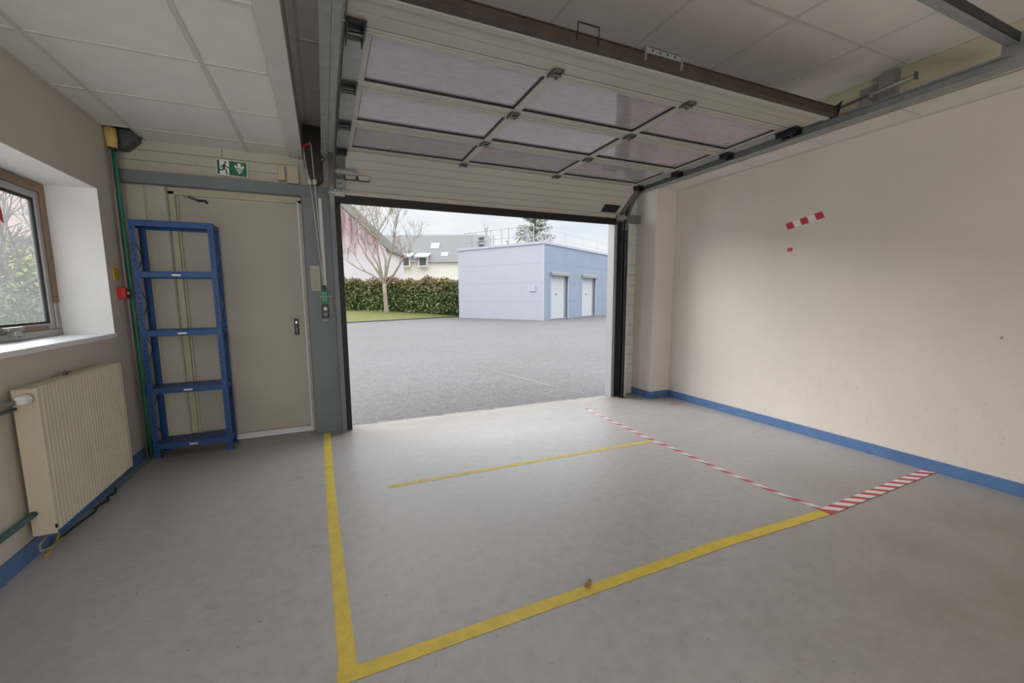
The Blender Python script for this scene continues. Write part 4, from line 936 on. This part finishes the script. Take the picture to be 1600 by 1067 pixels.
# seen through the window : tiled house, bushes, another bare tree
th_ = thing('tiled_house', 'pale house with pinkish tiled roof seen through the window', 'house', (-18, 34, 0))
B(-34, -8, 30, 40, 0, 4.5).build('walls', 'cream_ext', th_)
m = MB(); m.prism([(29.3, 4.4), (35, 8.1), (40.7, 4.4), (40.7, 4.2), (35, 7.9), (29.3, 4.2)], 'x', -34.5, -7.5); m.build('roof', 'pink_roof', th_)
def bush(name, label, c, r, n, mt, size):
    t = thing(name, label, 'bush', (c[0], c[1], 0))
    def pk():
        v = Vector((random.gauss(0, 1), random.gauss(0, 1), random.gauss(0, 1))).normalized(); k = random.uniform(.72, 1.05)*(1+.16*math.sin(4*v.x+2*v.z)+.1*math.sin(7*v.y))
        return (c[0]+v.x*r[0]*k, c[1]+v.y*r[1]*k, max(.03, c[2]+v.z*r[2]*k))
    m = MB(); leaves(m, n, pk, size); m.build('foliage', mt, t)
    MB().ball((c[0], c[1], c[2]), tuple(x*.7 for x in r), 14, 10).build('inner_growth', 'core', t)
random.seed(8)
bush('bush', 'yellow green bush outside, seen high in the window', (-9.0, 18.0, 1.5), (2.0, 1.3, 1.6), 4200, 'leaf2', .08)
bush('bush', 'dull green bush outside, seen lower left in the window', (-6.6, 12.2, .7), (1.3, 1.0, 1.05), 4200, 'leaf3', .05)
bush('bush', 'dark green bush outside, seen beside the window sash', (-6.0, 15.6, 1.0), (1.6, 1.0, 1.5), 4000, 'leaf3', .06)
bush('bush', 'tall green bush outside, at the far edge of the window view', (-13.0, 19.6, 1.9), (1.7, 1.3, 2.1), 4200, 'leaf3', .08)
random.seed(15)
t2 = thing('bare_tree', 'bare leafless tree seen through the window', 'tree', (-6.7, 13.6, 0))
MB().tube([(-6.7, 13.6, 0), (-6.68, 13.6, .8), (-6.65, 13.6, 1.5)], [.12, .09, .08], 8).build('trunk', 'bark2', t2)
m = MB()
for dv in ((-.8, .2, .9), (.5, -.3, 1), (-.2, .4, 1.2), (.8, .5, .7), (-1.0, -.4, .6), (.1, -.6, 1.0)):
    grow(m, Vector((-6.65, 13.6, random.uniform(1.1, 1.5))), Vector(dv), 1.9, .045, 0, 3)
m.build('branch', 'bark2', t2)

# ------------------------------------------------------------------ sky and lights
W = bpy.data.worlds.new('sky'); S.world = W; W.use_nodes = True; nt_ = W.node_tree; nn_ = nt_.nodes; bg = nn_['Background']
tc = nn_.new('ShaderNodeTexCoord'); mp = nn_.new('ShaderNodeMapping'); mp.inputs['Scale'].default_value = (1, 1, 2.6)
nz = nn_.new('ShaderNodeTexNoise'); nz.inputs['Scale'].default_value = 2.3; nz.inputs['Detail'].default_value = 6; nz.inputs['Roughness'].default_value = .55
rp_ = nn_.new('ShaderNodeValToRGB'); rp_.color_ramp.elements[0].position = .36; rp_.color_ramp.elements[0].color = (.74, .85, .97, 1)
rp_.color_ramp.elements[1].position = .56; rp_.color_ramp.elements[1].color = (.97, .98, 1.0, 1)
nt_.links.new(tc.outputs['Generated'], mp.inputs['Vector']); nt_.links.new(mp.outputs[0], nz.inputs['Vector']); nt_.links.new(nz.outputs['Fac'], rp_.inputs['Fac']); nt_.links.new(rp_.outputs[0], bg.inputs['Color'])
sz = nn_.new('ShaderNodeSeparateXYZ'); nt_.links.new(tc.outputs['Generated'], sz.inputs[0])
mrz = nn_.new('ShaderNodeMapRange'); mrz.interpolation_type = 'SMOOTHSTEP'; nt_.links.new(sz.outputs['Z'], mrz.inputs[0])
mrz.inputs[1].default_value = .16; mrz.inputs[2].default_value = .75; mrz.inputs[3].default_value = .95; mrz.inputs[4].default_value = 3.7
nt_.links.new(mrz.outputs[0], bg.inputs['Strength'])      # overcast sky, brighter towards the zenith
def area(name, loc, rot, sx, sy, e, col=(1, 1, 1)):
    l = bpy.data.lights.new(name, 'AREA'); l.shape = 'RECTANGLE'; l.size = sx; l.size_y = sy; l.energy = e; l.color = col
    o = bpy.data.objects.new(name, l); COL.objects.link(o); o.location = loc; o.rotation_euler = rot; return o
area('rear_fill_light', (-.1, YB+.1, 1.5), (PI/2+.65, 0, 0), 2.5, 1.9, 160, (1.0, .98, .95))  # unseen fill lamp added behind the camera; the back wall has no window
area('side_fill_light', (XL+.03, -1.0, 1.55), (PI/2+.6, 0, -PI/2), 3.4, 1.1, 18, (1.0, .985, .96))  # added fill lamp on the solid left wall, tilted up to lift the ceiling
sun = bpy.data.lights.new('sun_through_cloud', 'SUN'); sun.energy = 4.0; sun.angle = math.radians(42); sun.color = (1, .98, .95)
so = bpy.data.objects.new('sun_through_cloud', sun); COL.objects.link(so); so.rotation_euler = Vector((-.55, .72, .27)).to_track_quat('Z', 'Y').to_euler()

# ------------------------------------------------------------------ camera
cam = bpy.data.cameras.new('camera'); co_ = bpy.data.objects.new('camera', cam); COL.objects.link(co_)
cam.sensor_width = 36; cam.lens = 658.214*36/1600; cam.shift_y = 13.53/1600; cam.clip_start = .05; cam.clip_end = 300
pit, yaw, rol = (math.radians(a) for a in (7.18867, 23.87157, -.3312))
fw = Vector((math.sin(yaw)*math.cos(pit), math.cos(yaw)*math.cos(pit), -math.sin(pit))); rt = Vector((math.cos(yaw), -math.sin(yaw), 0)); up = rt.cross(fw)
r2 = rt*math.cos(rol)+up*math.sin(rol); u2 = up*math.cos(rol)-rt*math.sin(rol)
co_.matrix_world = Matrix(((r2.x, u2.x, -fw.x, 0), (r2.y, u2.y, -fw.y, 0), (r2.z, u2.z, -fw.z, 1.25), (0, 0, 0, 1)))
S.camera = co_
vs_ = S.view_settings; vs_.view_transform = 'Standard'; vs_.look = 'None'; vs_.gamma = 1; vs_.exposure = 0; vs_.use_curve_mapping = False
